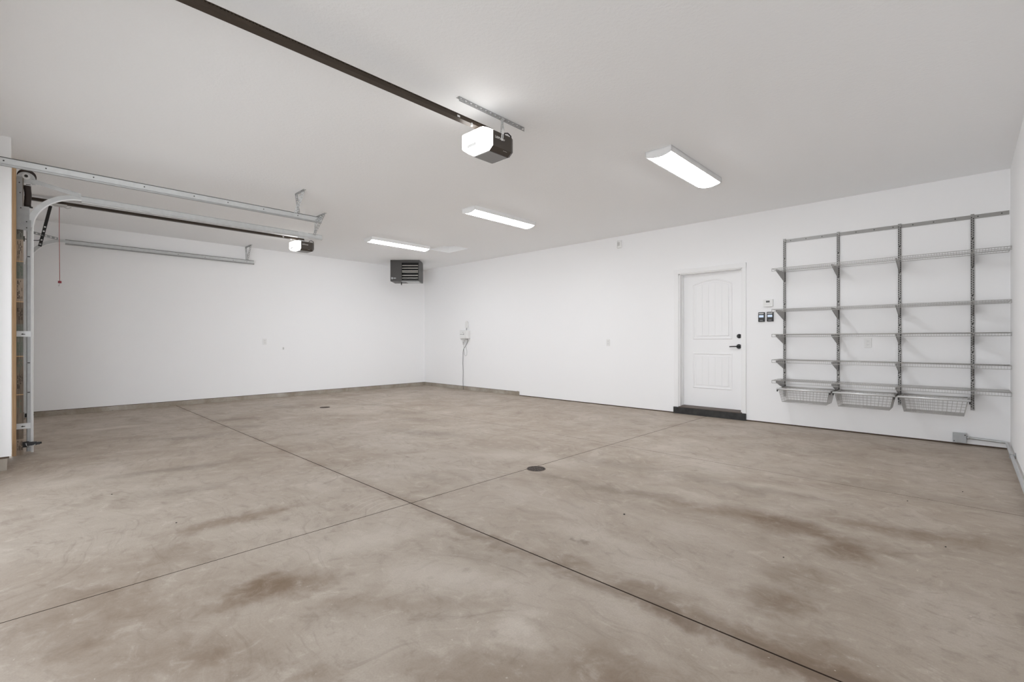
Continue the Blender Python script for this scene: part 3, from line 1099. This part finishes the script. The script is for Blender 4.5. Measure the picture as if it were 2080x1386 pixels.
bm = BM()
box(bm, TX + 0.002, TX + 0.006, 2.70, 2.84, 2.580, 2.668)
box(bm, TX + 0.002, TX + 0.008, 2.90, 3.03, 2.592, 2.606)
obj('end_plate', bm, 'galv', t)

# spring shaft end on its bearing plate, and the dark sleeve under it
t = thing('shaft_bearing', 'galvanized bearing plate with a dark shaft end at the top of the far door jamb', 'bearing', (-6.79, 0.05, 2.70))
bm = BM()
pl = []
for i in range(25):
    a = math.pi * i / 24
    pl.append((0.048 + 0.066 * math.cos(a), 2.762 + 0.062 * math.sin(a)))
pl += [(-0.018, 2.715), (0.020, 2.700), (0.114, 2.712)]
prism(bm, pl, 'x', -6.800, -6.790)
obj('bearing_plate', bm, 'galv', t)
bm = BM()
cyl(bm, (-6.862, 0.052, 2.790), (-6.815, 0.052, 2.790), 0.070, 32)
obj('cable_drum', bm, 'brownstrap', t)
bm = BM()
for r_, x_ in ((0.030, -6.784), (0.024, -6.780)):
    cyl(bm, (-6.79, 0.047, 2.780), (x_, 0.047, 2.780), r_, 24)
obj('bearing_ring', bm, 'galv_edge', t)
bm = BM()
cyl(bm, (-6.85, 0.047, 2.782), (-6.772, 0.047, 2.782), 0.0135, 16)
obj('shaft', bm, 'blackmetal', t)
bm = BM()
box(bm, -6.800, -6.786, 0.022, 0.088, 2.690, 2.712)
box(bm, -6.787, -6.7845, 0.046, 0.078, 2.698, 2.704, 1)
obj('anchor_plate', bm, ['galv_edge', 'slot'], t)
t = thing('cable_guard', 'dark brown curved sleeve hanging below the shaft bearing at the far jamb', 'cable guard', (-6.80, 0.056, 2.48))
bm = BM()
pts = [(0.053, 2.690, 0.029), (0.056, 2.660, 0.027), (0.060, 2.620, 0.026), (0.061, 2.580, 0.026), (0.058, 2.540, 0.026), (0.056, 2.505, 0.026), (0.058, 2.482, 0.027)]
rings = []
for (y, z, hw_) in pts:
    rings.append([bm.verts.new((-6.800 + 0.018 * math.cos(a), y + hw_ * math.sin(a), z)) for a in [2 * math.pi * q / 16 for q in range(16)]])
for r0, r1 in zip(rings, rings[1:]):
    for q in range(16):
        f = bm.faces.new((r0[q], r0[(q + 1) % 16], r1[(q + 1) % 16], r1[q]))
        f.smooth = True
bm.faces.new(rings[0])
bm.faces.new(rings[-1])
obj('sleeve', bm, 'brownstrap', t)
bm = BM()
box(bm, -6.82, -6.780, 0.030, 0.094, 2.474, 2.482)
obj('foot_plate', bm, 'blackmetal', t)

# far bay left-hand track along the left wall
TX3 = -9.815
t = thing('garage_door_track', 'galvanized track along the left wall, lowest and farthest of the three', 'garage door track', (TX3, 0.08, 0.0), 0, 'garage door tracks')
bm = BM()
box(bm, TX3 - 0.03, TX3, 0.050, 0.099, 0.02, 2.24)
obj('vertical_track', bm, 'galv', t)
obj('curved_track', curved_track(TX3, 0.480, 2.236, 0.370, 0.052), ['galv', 'galv_edge'], t)
obj('horizontal_track', horizontal_track(TX3, 0.480, 3.105, 2.604), ['galv', 'track_shade', 'galv_dull'], t)
bm = BM()
ladder(bm, (TX3 + 0.004, 0.10, 2.720), (TX3 + 0.004, 0.40, 2.660), 0.036, 0.003, (1, 0, 0), 6, 0.6)
obj('angle_brace', bm, 'galv_dull', t)
bolts(t, TX3, 2.626, [1.9, 2.3, 2.75, 2.98])
hanger(t, -9.90, -9.60, 2.985, 2.650, [(-9.875, -9.807, 0.0, -0.01), (-9.660, -9.805, 0.012, 0.0)])


# photo eyes
def photo_eye(x, y, z, label, s=1.0):
    t = thing('safety_sensor', label, 'sensor', (x, y, z), 0, 'door safety sensors')
    b = BM()
    rbox(b, -0.030, 0.004, -0.018, 0.070 * s, -0.014, 0.020, 0.004)
    rbox(b, -0.026, 0.008, 0.066 * s, 0.092 * s, -0.010, 0.014, 0.004)
    obj('sensor_body', b, 'black', t, local=True)
    b = BM()
    cyl(b, (-0.012, 0.090 * s, 0.003), (-0.012, 0.104 * s, 0.003), 0.010, 12)
    obj('lens_eye', b, 'blackmetal', t, local=True)
    b = BM()
    box(b, -0.036, -0.030, -0.030, 0.015, -0.030, 0.026)
    obj('mounting_bracket', b, 'blackmetal', t, local=True)
    if s == 1.0:
        b = BM()
        tube(b, [(0.008, -0.006, 0.016), (0.012, -0.004, -0.004), (0.013, 0.002, -0.016), (0.013, 0.030, -0.014), (0.012, 0.052, -0.010), (0.009, 0.058, -0.002)], 0.0018, 6)
        obj('sensor_wire', b, 'cable_white', t, local=True)
    return t


photo_eye(-6.693, 0.052, 0.108, 'black door safety sensor with a white wire at the foot of the bare wood jamb')
photo_eye(-9.770, 0.085, 0.055, 'small black door safety sensor low down by the left wall curb', 0.62)


# ================================================================== wire shelving on the back wall
STD_X = [-1.761, -1.160, -0.562, 0.048]
SHELF_Z = [2.060, 1.538, 1.217, 0.888, 0.624]
WY = YB - 0.016      # front of the uprights
bm = BM()
box(bm, -1.775, 0.322, YB - 0.007, YB - 0.0005, 2.449, 2.491)
t = thing('hanging_rail', 'long grey steel rail screwed to the wall across the top of the wire shelving', 'shelf rail', (-0.73, YB, 2.449))
obj('rail', bm, 'nickel', t)
for i in range(12):
    bm = BM()
    x = -1.69 + i * 0.178
    cyl(bm, (x, YB - 0.0072, 2.470), (x, YB - 0.0095, 2.470), 0.0060, 10)
    obj('screw', bm, 'slot', t)


def make_upright():
    t = thing('shelf_upright', '', 'shelf upright', (0, YB, 0.385), 0, 'slotted shelf uprights')
    z0, z1 = 0.385, 2.500
    b = BM()
    box(b, -0.0135, 0.0135, WY, WY + 0.002, z0, z1)
    for s in (-1, 1):
        box(b, s * 0.0135 - 0.001, s * 0.0135 + 0.001, WY, YB - 0.0075, z0, z1)
    z = z1 - 0.03
    i = 0
    while z > z0 + 0.02:
        if i % 12 == 9:
            box(b, -0.0075, 0.0075, WY - 0.0006, WY, z - 0.016, z + 0.004, 1)
        else:
            box(b, -0.0115, -0.0035, WY - 0.0005, WY, z - 0.015, z, 1)
            box(b, 0.0035, 0.0115, WY - 0.0005, WY, z - 0.0275, z - 0.0125, 1)
        z -= 0.0255
        i += 1
    b.transform(Matrix.Translation((0, -YB, -0.385)))
    obj('slotted_channel', b, ['nickel', 'slot'], t, local=True)
    for zs in SHELF_Z:
        b = BM()
        top = zs - 0.0080
        poly = [(WY + 0.002, top), (6.728, top), (6.722, top - 0.006), (6.728, top - 0.018), (6.80, top - 0.038), (6.98, top - 0.090), (WY + 0.002, top - 0.125)]
        prism(b, poly, 'x', -0.0055, 0.0055)
        b.transform(Matrix.Translation((0, -YB, -0.385)))
        obj('bracket', b, 'nickel', t, local=True)
    return t


up = make_upright()
ulabs = ['slotted grey upright with five shelf brackets, the one nearest the white door',
         'slotted grey upright with five shelf brackets, second from the white door',
         'slotted grey upright with five shelf brackets, third from the white door',
         'slotted grey upright with five shelf brackets, the one nearest the right wall']
for i, x in enumerate(STD_X):
    if i == 0:
        up.location = (x, YB, 0.385)
        up['label'] = ulabs[0]
    else:
        dup(up, (x, YB, 0.385), ulabs[i])


def make_shelf():
    """origin: back left corner on the deck; x along the wall"""
    t = thing('wire_shelf', '', 'wire shelf', (0, 0, 0), 0, 'wire shelves')
    L = 2.125
    D = 0.402
    LIP = 0.034
    b = BM()
    n = 98
    for i in range(n + 1):
        x = 0.006 + (L - 0.012) * i / n
        tube(b, [(x, 0.0, 0.0), (x, -D, 0.0), (x, -D - 0.002, -LIP)], 0.00095, 4, caps=False)
    obj('cross_wires', b, 'wire', t, local=True)
    b = BM()
    for y in (0.0, -D * 0.36, -D * 0.70):
        tube(b, [(0, y, -0.0035), (L, y, -0.0035)], 0.0028, 6)
    tube(b, [(0.0, 0.0, 0.0), (0.0, -D, 0.0)], 0.0025, 6)
    tube(b, [(L, 0.0, 0.0), (L, -D, 0.0)], 0.0025, 6)
    obj('long_rods', b, 'wire', t, local=True)
    b = BM()
    tube(b, [(0, -D, 0.0), (L, -D, 0.0)], 0.0034, 6)
    tube(b, [(0, -D - 0.002, -LIP), (L, -D - 0.002, -LIP)], 0.0030, 6)
    tube(b, [(0, -D, 0.0), (0, -D - 0.002, -LIP)], 0.0025, 6)
    tube(b, [(L, -D, 0.0), (L, -D - 0.002, -LIP)], 0.0025, 6)
    obj('front_lip', b, 'wire', t, local=True)
    return t


sh = make_shelf()
slabs_ = ['grey wire shelf on brackets, topmost of the five on the back wall',
          'grey wire shelf on brackets, second from the top of five',
          'grey wire shelf on brackets, middle one of the five, just above the outlet',
          'grey wire shelf on brackets, fourth from the top of five',
          'grey wire shelf on brackets, lowest of the five, just above the wire baskets']
for i, z in enumerate(SHELF_Z):
    p = (-1.806, YB - 0.0215, z)
    if i == 0:
        sh.location = p
        sh['label'] = slabs_[0]
    else:
        dup(sh, p, slabs_[i])


def make_basket():
    """origin: middle of the back at rim height"""
    t = thing('wire_basket', '', 'wire basket', (0, 0, 0), 0, 'hanging wire baskets')
    hw, D, dp = 0.270, 0.385, 0.165
    bw, yb0, yb1 = 0.240, -0.035, -0.350

    b = BM()
    # mesh of the four sides and the bottom
    rows = 5
    for k_ in range(rows + 1):
        f = k_ / rows
        z = -0.012 - (dp - 0.012) * f
        x = hw + (bw - hw) * f
        ya = -0.004 + (yb0 + 0.004) * f
        yc_ = -D + (yb1 + D) * f
        tube(b, [(-x, ya, z), (x, ya, z), (x, yc_, z), (-x, yc_, z)], 0.0013, 4, closed=True)
    n = 14
    for i in range(n + 1):
        f = -1 + 2 * i / n
        tube(b, [(f * hw, -0.004, -0.01), (f * bw, yb0, -dp), (f * bw, yb1, -dp), (f * hw, -D, -0.01)], 0.0013, 4, caps=False)
    n = 24
    for i in range(1, n):
        f = i / n
        y0 = -0.004 + (-D + 0.004) * f
        y1 = yb0 + (yb1 - yb0) * f
        tube(b, [(-hw, y0, -0.01), (-bw, y1, -dp), (bw, y1, -dp), (hw, y0, -0.01)], 0.0013, 4, caps=False)
    # close bottom mesh, seen as a denser band
    for i in range(29):
        x = -bw + 2 * bw * i / 28
        tube(b, [(x, yb0, -dp), (x, yb1, -dp)], 0.0012, 4, caps=False)
    tube(b, [(-bw, yb1, -dp), (bw, yb1, -dp)], 0.0025, 6)
    obj('basket_mesh', b, 'wire', t, local=True)
    b = BM()
    tube(b, [(-hw, -0.004, 0), (hw, -0.004, 0)], 0.006, 8)
    for s in (-1, 1):
        tube(b, [(s * hw, -0.004, 0), (s * hw, -D, 0)], 0.006, 8)
    obj('rim', b, 'wire', t, local=True)
    b = BM()
    tube(b, [(-hw - 0.020, -D - 0.006, 0.0), (hw + 0.020, -D - 0.006, 0.0)], 0.011, 10, flat=(0.009, 0.011))
    obj('front_rail', b, 'galv_edge', t, local=True)
    for s in (-1, 1):
        b = BM()
        x = s * (hw + 0.013)
        prism(b, [(0.005, -0.020), (0.005, 0.006), (-D + 0.01, 0.004), (-D - 0.010, -0.006), (-D - 0.006, -0.030), (-D + 0.03, -0.020)], 'x', x - 0.003, x + 0.003)
        r = obj('runner', b, 'nickel', t, local=True)
        b = BM()
        rbox(b, x - 0.006, x + 0.006, -D - 0.016, -D + 0.004, -0.034, -0.010, 0.003)
        obj('runner_stop', b, 'black', r, local=True)
    return t


bk = make_basket()
blabs = ['grey wire basket hung under the shelves, the one nearest the white door',
         'grey wire basket hung under the shelves, middle of the three',
         'grey wire basket hung under the shelves, the one nearest the right wall']
for i in range(3):
    p = ((STD_X[i] + STD_X[i + 1]) / 2, YB - 0.026, 0.519)
    if i == 0:
        bk.location = p
        bk['label'] = blabs[0]
    else:
        dup(bk, p, blabs[i])


# ================================================================== wall devices
def make_outlet():
    """origin: middle of the plate on the wall; faces -y"""
    t = thing('wall_outlet', '', 'outlet', (0, 0, 0), 0, 'wall outlets')
    b = BM()
    rbox(b, -0.036, 0.036, -0.007, 0.0, -0.058, 0.058, 0.003)
    pl = obj('cover_plate', b, 'plastic', t, local=True)
    for z in (-0.021, 0.021):
        b = BM()
        rbox(b, -0.017, 0.017, -0.009, -0.005, z - 0.015, z + 0.015, 0.0012, 1)
        rc = obj('receptacle', b, 'plastic', t, local=True)
        b = BM()
        for x in (-0.007, 0.007):
            box(b, x - 0.0015, x + 0.0015, -0.0096, -0.0088, z - 0.002, z + 0.009)
        cyl(b, (0, -0.0088, z - 0.008), (0, -0.0096, z - 0.008), 0.0028, 8)
        obj('slots', b, 'boxgrey', rc, local=True)
    return t


ol = make_outlet()
ol.location = (-4.513, YB, 1.100)
ol['label'] = 'white outlet on the back wall, left of the white door in open wall'
dup(ol, (-0.860, YB, 1.108), 'white outlet on the back wall behind the wire shelving')
o3 = dup(ol, (XL, 3.333, 1.113), 'white outlet on the left wall below the distant opener')
o3.rotation_euler = (0, 0, math.radians(90))

# small scuff shield on the left wall
bm = BM()
rbox(bm, XL, XL + 0.006, 3.672, 3.700, 0.955, 1.000, 0.002)
tag(obj('wall_hook', bm, 'plastic_grey'), 'tiny pale stub on the left wall, below and right of the outlet there', 'hook')

# motion detector
t = thing('motion_detector', 'small white motion detector high on the back wall near the ceiling', 'detector', (-4.285, YB, 2.70))
bm = BM()
poly = [(-0.040, 0.0)]
for i in range(9):
    a = math.pi * i / 8
    poly.append((-0.040 * math.cos(a), -0.018 - 0.026 * math.sin(a)))
poly.append((0.040, 0.0))
prism(bm, poly, 'z', 0.02, 0.145, smooth=False)
obj('detector_body', bm, 'plastic', t, local=True)
bm = BM()
prism(bm, [(x * 0.8, y * 1.02 - 0.002) for x, y in poly], 'z', 0.055, 0.115)
obj('lens_window', bm, 'plastic_grey', t, local=True)

# thermostat
t = thing('thermostat', 'white thermostat with a small grey display above the two black wall controls', 'thermostat', (-1.961, YB, 1.60))
bm = BM()
poly = [(-0.060, 0.100), (-0.060, 0.008)] + [(-0.06 + 0.12 * i / 8, 0.008 - 0.006 * (1 - (i / 4 - 1) ** 2)) for i in range(1, 8)] + [(0.060, 0.008), (0.060, 0.100)]
prism(bm, poly, 'y', -0.026, 0.0)
body = obj('thermostat_body', bm, 'plastic', t, local=True)
bm = BM()
box(bm, -0.024, 0.022, -0.0272, -0.0258, 0.058, 0.083)
obj('display', bm, 'lcd', t, local=True, label='small dark grey display')
bm = BM()
box(bm, -0.053, 0.053, -0.0266, -0.0258, 0.033, 0.0345)
obj('cover_seam', bm, 'plastic_grey', t, local=True)


# opener wall controls
def make_control():
    t = thing('wall_control', '', 'wall control', (0, 0, 0), 0, 'opener wall controls')
    b = BM()
    rbox(b, -0.041, 0.041, -0.022, 0.0, -0.066, 0.066, 0.006)
    c = obj('control_body', b, 'black', t, local=True)
    b = BM()
    rbox(b, -0.032, 0.032, -0.0245, -0.021, 0.040, 0.055, 0.001, 1)
    obj('push_bar', b, 'plastic_grey', t, local=True, label='grey push bar')
    b = BM()
    box(b, -0.029, 0.029, -0.0238, -0.0215, -0.006, 0.026)
    obj('screen', b, 'screen', t, local=True, label='pale blue lit screen')
    for x in (-0.02, 0.0, 0.02):
        b = BM()
        rbox(b, x - 0.008, x + 0.008, -0.0245, -0.0215, -0.030, -0.015, 0.001, 1)
        obj('button', b, 'opener_body', t, local=True)
    b = BM()
    box(b, -0.020, 0.020, -0.0232, -0.0215, -0.052, -0.042)
    obj('name_strip', b, 'opener_bottom', t, local=True)
    return t


wc = make_control()
wc.location = (-2.046, YB, 1.462)
wc['label'] = 'black garage door wall control with a pale blue screen, the one nearer the white door'
dup(wc, (-1.937, YB, 1.464), 'black garage door wall control with a pale blue screen, the one nearer the wire shelving')

# white controller box near the far corner, with its antenna pad and cables
t = thing('controller_box', 'white wall box with a flat antenna and hanging cables near the far corner', 'controller box', (-8.27, YB, 1.18))
bm = BM()
rbox(bm, -8.43, -8.16, YB - 0.105, YB - 0.001, 1.178, 1.372, 0.018, 3)
cb = obj('box_body', bm, 'plastic', t)
bm = BM()
box(bm, -8.405, -8.300, YB - 0.1065, YB - 0.1045, 1.276, 1.282)
box(bm, -8.286, -8.266, YB - 0.1065, YB - 0.1045, 1.270, 1.292)
cyl(bm, (-8.30, YB - 0.1045, 1.325), (-8.30, YB - 0.1062, 1.325), 0.008, 10)
obj('front_mark', bm, 'lcd', cb)
bm = BM()
tube(bm, [(-8.255, YB - 0.04, 1.372), (-8.255, YB - 0.04, 1.425)], 0.008, 8)
obj('antenna_stem', bm, 'galv_dull', t)
bm = BM()
pp = [(-8.285, 1.425), (-8.195, 1.425), (-8.195, 1.545), (-8.215, 1.575), (-8.240, 1.583), (-8.265, 1.575), (-8.285, 1.545)]
prism(bm, pp, 'y', YB - 0.055, YB - 0.030)
obj('antenna_pad', bm, 'plastic', t)
bm = BM()
rbox(bm, -8.400, -8.240, YB - 0.09, YB - 0.02, 1.152, 1.180, 0.005)
obj('cable_entry', bm, 'plastic_grey', t)
bm = BM()
yb = YB - 0.014
tube(bm, [(-8.215, YB - 0.04, 1.18), (-8.220, yb - 0.01, 1.13), (-8.30, yb, 1.03), (-8.385, yb, 0.94), (-8.405, yb, 0.86), (-8.415, yb, 0.60), (-8.400, yb, 0.40), (-8.410, yb, 0.20), (-8.400, yb, 0.10), (-8.385, yb - 0.004, 0.006)], 0.0048, 8)
obj('power_cable', bm, 'cable', t, label='dark cable running down to the floor')
bm = BM()
tube(bm, [(-8.355, YB - 0.03, 1.155), (-8.33, yb, 1.08), (-8.295, yb, 0.98), (-8.270, yb, 0.88), (-8.275, yb, 0.81), (-8.31, yb, 0.785), (-8.345, yb, 0.80), (-8.365, yb, 0.87), (-8.375, yb, 0.98), (-8.385, yb, 1.06)], 0.0065, 8)
obj('white_cable', bm, 'cable_white', t, label='white looped cable')
bm = BM()
rbox(bm, -8.405, -8.368, YB - 0.025, YB - 0.001, 1.045, 1.105, 0.004)
obj('plug', bm, 'plastic_grey', t)

# grey junction box and conduit in the right corner
t = thing('junction_box', 'grey steel junction box low on the back wall by the right corner', 'junction box', (-0.05, YB, 0.03))
bm = BM()
rbox(bm, -0.108, 0.002, YB - 0.052, YB - 0.001, 0.026, 0.130, 0.003)
jbx = obj('box_body', bm, 'boxgrey', t)
bm = BM()
cyl(bm, (-0.010, YB - 0.052, 0.112), (-0.010, YB - 0.054, 0.112), 0.006, 10)
cyl(bm, (-0.096, YB - 0.052, 0.042), (-0.096, YB - 0.054, 0.042), 0.005, 10)
obj('screw', bm, 'slot', jbx)
t = thing('conduit_pipe', 'grey metal conduit running from the junction box around the right corner', 'conduit', (0.15, YB, 0.07))
bm = BM()
cx_ = XR - 0.026
path = [(0.022, YB - 0.026, 0.085), (0.10, YB - 0.026, 0.083), (0.20, YB - 0.026, 0.079), (0.245, YB - 0.027, 0.077)]
for i in range(1, 9):
    a = math.radians(90 - 90 * i / 8)
    path.append((cx_ - 0.055 + 0.055 * math.cos(a), YB - 0.082 + 0.055 * math.sin(a), 0.075))
path += [(cx_, YB - 0.4, 0.068), (cx_, 5.5, 0.062), (cx_, 3.5, 0.060), (cx_, 1.5, 0.060)]
tube(bm, path, 0.0135, 12)
obj('pipe', bm, 'galv', t)
bm = BM()
cyl(bm, (0.001, YB - 0.026, 0.085), (0.026, YB - 0.026, 0.085), 0.018, 14)
obj('connector', bm, 'galv', t)
for y in (6.35, 4.6):
    bm = BM()
    box(bm, cx_ - 0.017, XR - 0.001, y, y + 0.02, 0.045, 0.084)
    box(bm, XR - 0.004, XR - 0.001, y, y + 0.02, 0.084, 0.098)
    obj('pipe_strap', bm, 'galv_dull', t)

# ================================================================== unit heater by the far corner
hx, hy = -2.376 * math.cos(YAW) - 10.71 * math.sin(YAW), -2.376 * math.sin(YAW) + 10.71 * math.cos(YAW)
t = thing('unit_heater', 'charcoal unit heater with steel louvers hung at the far corner ceiling', 'heater', (hx, hy, 2.4538), YAW)
t.scale = (1.05, 1.05, 1.05)
W2, D2, HH = 0.307, 0.205, 0.447
bm = BM()
# shell with an opening for the louvers on the right of its face
OX0, OX1, OZ0, OZ1 = -0.070, 0.285, 0.028, 0.390
box(bm, -W2, OX0, -D2, -D2 + 0.02, 0, HH)
box(bm, OX1, W2, -D2, -D2 + 0.02, 0, HH)
box(bm, OX0, OX1, -D2, -D2 + 0.02, OZ1, HH)
box(bm, OX0, OX1, -D2, -D2 + 0.02, 0, OZ0)
box(bm, -W2, -W2 + 0.01, -D2 + 0.02, D2, 0, HH)
prism(bm, [(-D2 + 0.02, 0), (D2, 0), (D2, HH - 0.035), (D2 - 0.07, HH), (-D2 + 0.02, HH)], 'x', W2 - 0.01, W2)
box(bm, -W2 + 0.01, W2 - 0.01, -D2 + 0.02, D2 - 0.07, HH - 0.012, HH)
box(bm, -W2 + 0.01, W2 - 0.01, D2 - 0.012, D2, 0, HH - 0.035)
box(bm, -W2 + 0.01, W2 - 0.01, -D2 + 0.02, D2 - 0.012, 0.0, 0.012)
obj('cabinet', bm, 'heater', t, local=True)
bm = BM()
box(bm, OX0 - 0.01, OX1 + 0.008, -D2 + 0.09, -D2 + 0.10, OZ0 - 0.01, OZ1 + 0.01)
box(bm, OX0 - 0.012, OX0 - 0.002, -D2 + 0.02, -D2 + 0.09, OZ0, OZ1)
box(bm, OX1, OX1 + 0.008, -D2 + 0.02, -D2 + 0.09, OZ0, OZ1)
obj('burner_box', bm, 'heater_dark', t, local=True)
for z, tilt in ((0.345, 0.5), (0.290, 0.5), (0.235, 0.35), (0.205, 0.2), (0.135, 0.5), (0.080, 0.75)):
    bm = BM()
    prism(bm, [(-D2 + 0.030 + 0.013 * math.cos(math.radians(q)), z - 0.010 + 0.010 * math.sin(math.radians(q))) for q in range(150, 331, 20)], 'x', OX0 + 0.004, OX1 - 0.012)
    obj('louver', bm, 'louver', t, local=True)
bm = BM()
box(bm, 0.0, 0.27, -D2 + 0.12, D2 - 0.02, -0.004, 0.0)
box(bm, -0.08, 0.285, -D2 + 0.012, -D2 + 0.11, -0.003, 0.0)
obj('bottom_panel', bm, 'galv', t, local=True, label='bare metal underside panel')
bm = BM()
cyl(bm, (-0.125, 0.02, -0.055), (-0.125, 0.02, 0.0), 0.010, 10)
obj('gas_stub', bm, 'blackmetal', t, local=True)
bm = BM()
prism(bm, [(-0.290, 0.080), (-0.270, 0.084), (-0.252, 0.078), (-0.250, 0.060), (-0.262, 0.042), (-0.270, 0.038), (-0.278, 0.042), (-0.290, 0.058)], 'y', -D2 - 0.0012, -D2)
prism(bm, [(-0.215 + 0.030 * math.cos(2 * math.pi * q / 12), 0.064 + 0.010 * math.sin(2 * math.pi * q / 12)) for q in range(12)], 'y', -D2 - 0.0012, -D2)
obj('badge', bm, 'boxgrey', t, local=True)
# ================================================================== floor drains and grit
def make_drain():
    t = thing('floor_drain', '', 'floor drain', (0, 0, 0), 0, 'floor drains')
    b = BM()
    n = 32
    for (r0, r1, z0, z1) in ((0.076, 0.084, 0.0002, 0.003),):
        A = [[b.verts.new((r * math.cos(2 * math.pi * q / n), r * math.sin(2 * math.pi * q / n), z)) for q in range(n)] for r, z in ((r1, z0), (r1 - 0.001, z1), (r0, z1), (r0, z0))]
        for i in range(3):
            for q in range(n):
                b.faces.new((A[i][q], A[i][(q + 1) % n], A[i + 1][(q + 1) % n], A[i + 1][q]))
    obj('rim', b, 'drain', t, local=True)
    b = BM()
    cyl(b, (0, 0, 0.0002), (0, 0, 0.0008), 0.077, 32)
    obj('well', b, 'slot', t, local=True)
    b = BM()
    for q in range(12):
        a = 2 * math.pi * q / 12
        bar(b, (0.014 * math.cos(a), 0.014 * math.sin(a), 0.002), (0.077 * math.cos(a), 0.077 * math.sin(a), 0.002), 0.0055, 0.002, (0, 0, 1))
    for r in (0.016, 0.038, 0.058):
        tube(b, [(r * math.cos(2 * math.pi * q / 24), r * math.sin(2 * math.pi * q / 24), 0.002) for q in range(24)], 0.003, 6, closed=True, flat=(0.003, 0.0012))
    obj('grate', b, 'drain', t, local=True)
    return t


fd = make_drain()
fd.location = (-2.748, 3.170, 0.0)
fd['label'] = 'round cast iron floor drain on the saw cut, nearer of the two'
dup(fd, (-7.856, 3.594, 0.0), 'round floor drain in the far bay, more distant of the two')

g0 = None
for (x, y, s) in ((-1.61, 2.734, 0.008), (-3.548, 0.677, 0.006), (-4.548, 0.472, 0.006), (-0.082, 3.528, 0.006), (-0.69, 2.77, 0.005), (-0.02, 4.9, 0.006), (-0.30, 4.35, 0.006)):
    if g0 is None:
        bm = BM()
        bmesh.ops.create_icosphere(bm, subdivisions=1, radius=1.0)
        for v in bm.verts:
            v.co *= random.uniform(0.75, 1.1)
            v.co.z = v.co.z * 0.5 + 0.40
        g0 = obj('grit_speck', bm, 'grit')
        tag(g0, 'tiny dark speck of grit lying on the concrete floor', 'grit', 'grit specks on the floor')
        g = g0
    else:
        g = g0.copy()
        COL.objects.link(g)
    g.location = (x, y, 0.0)
    g.scale = (s, s, s)
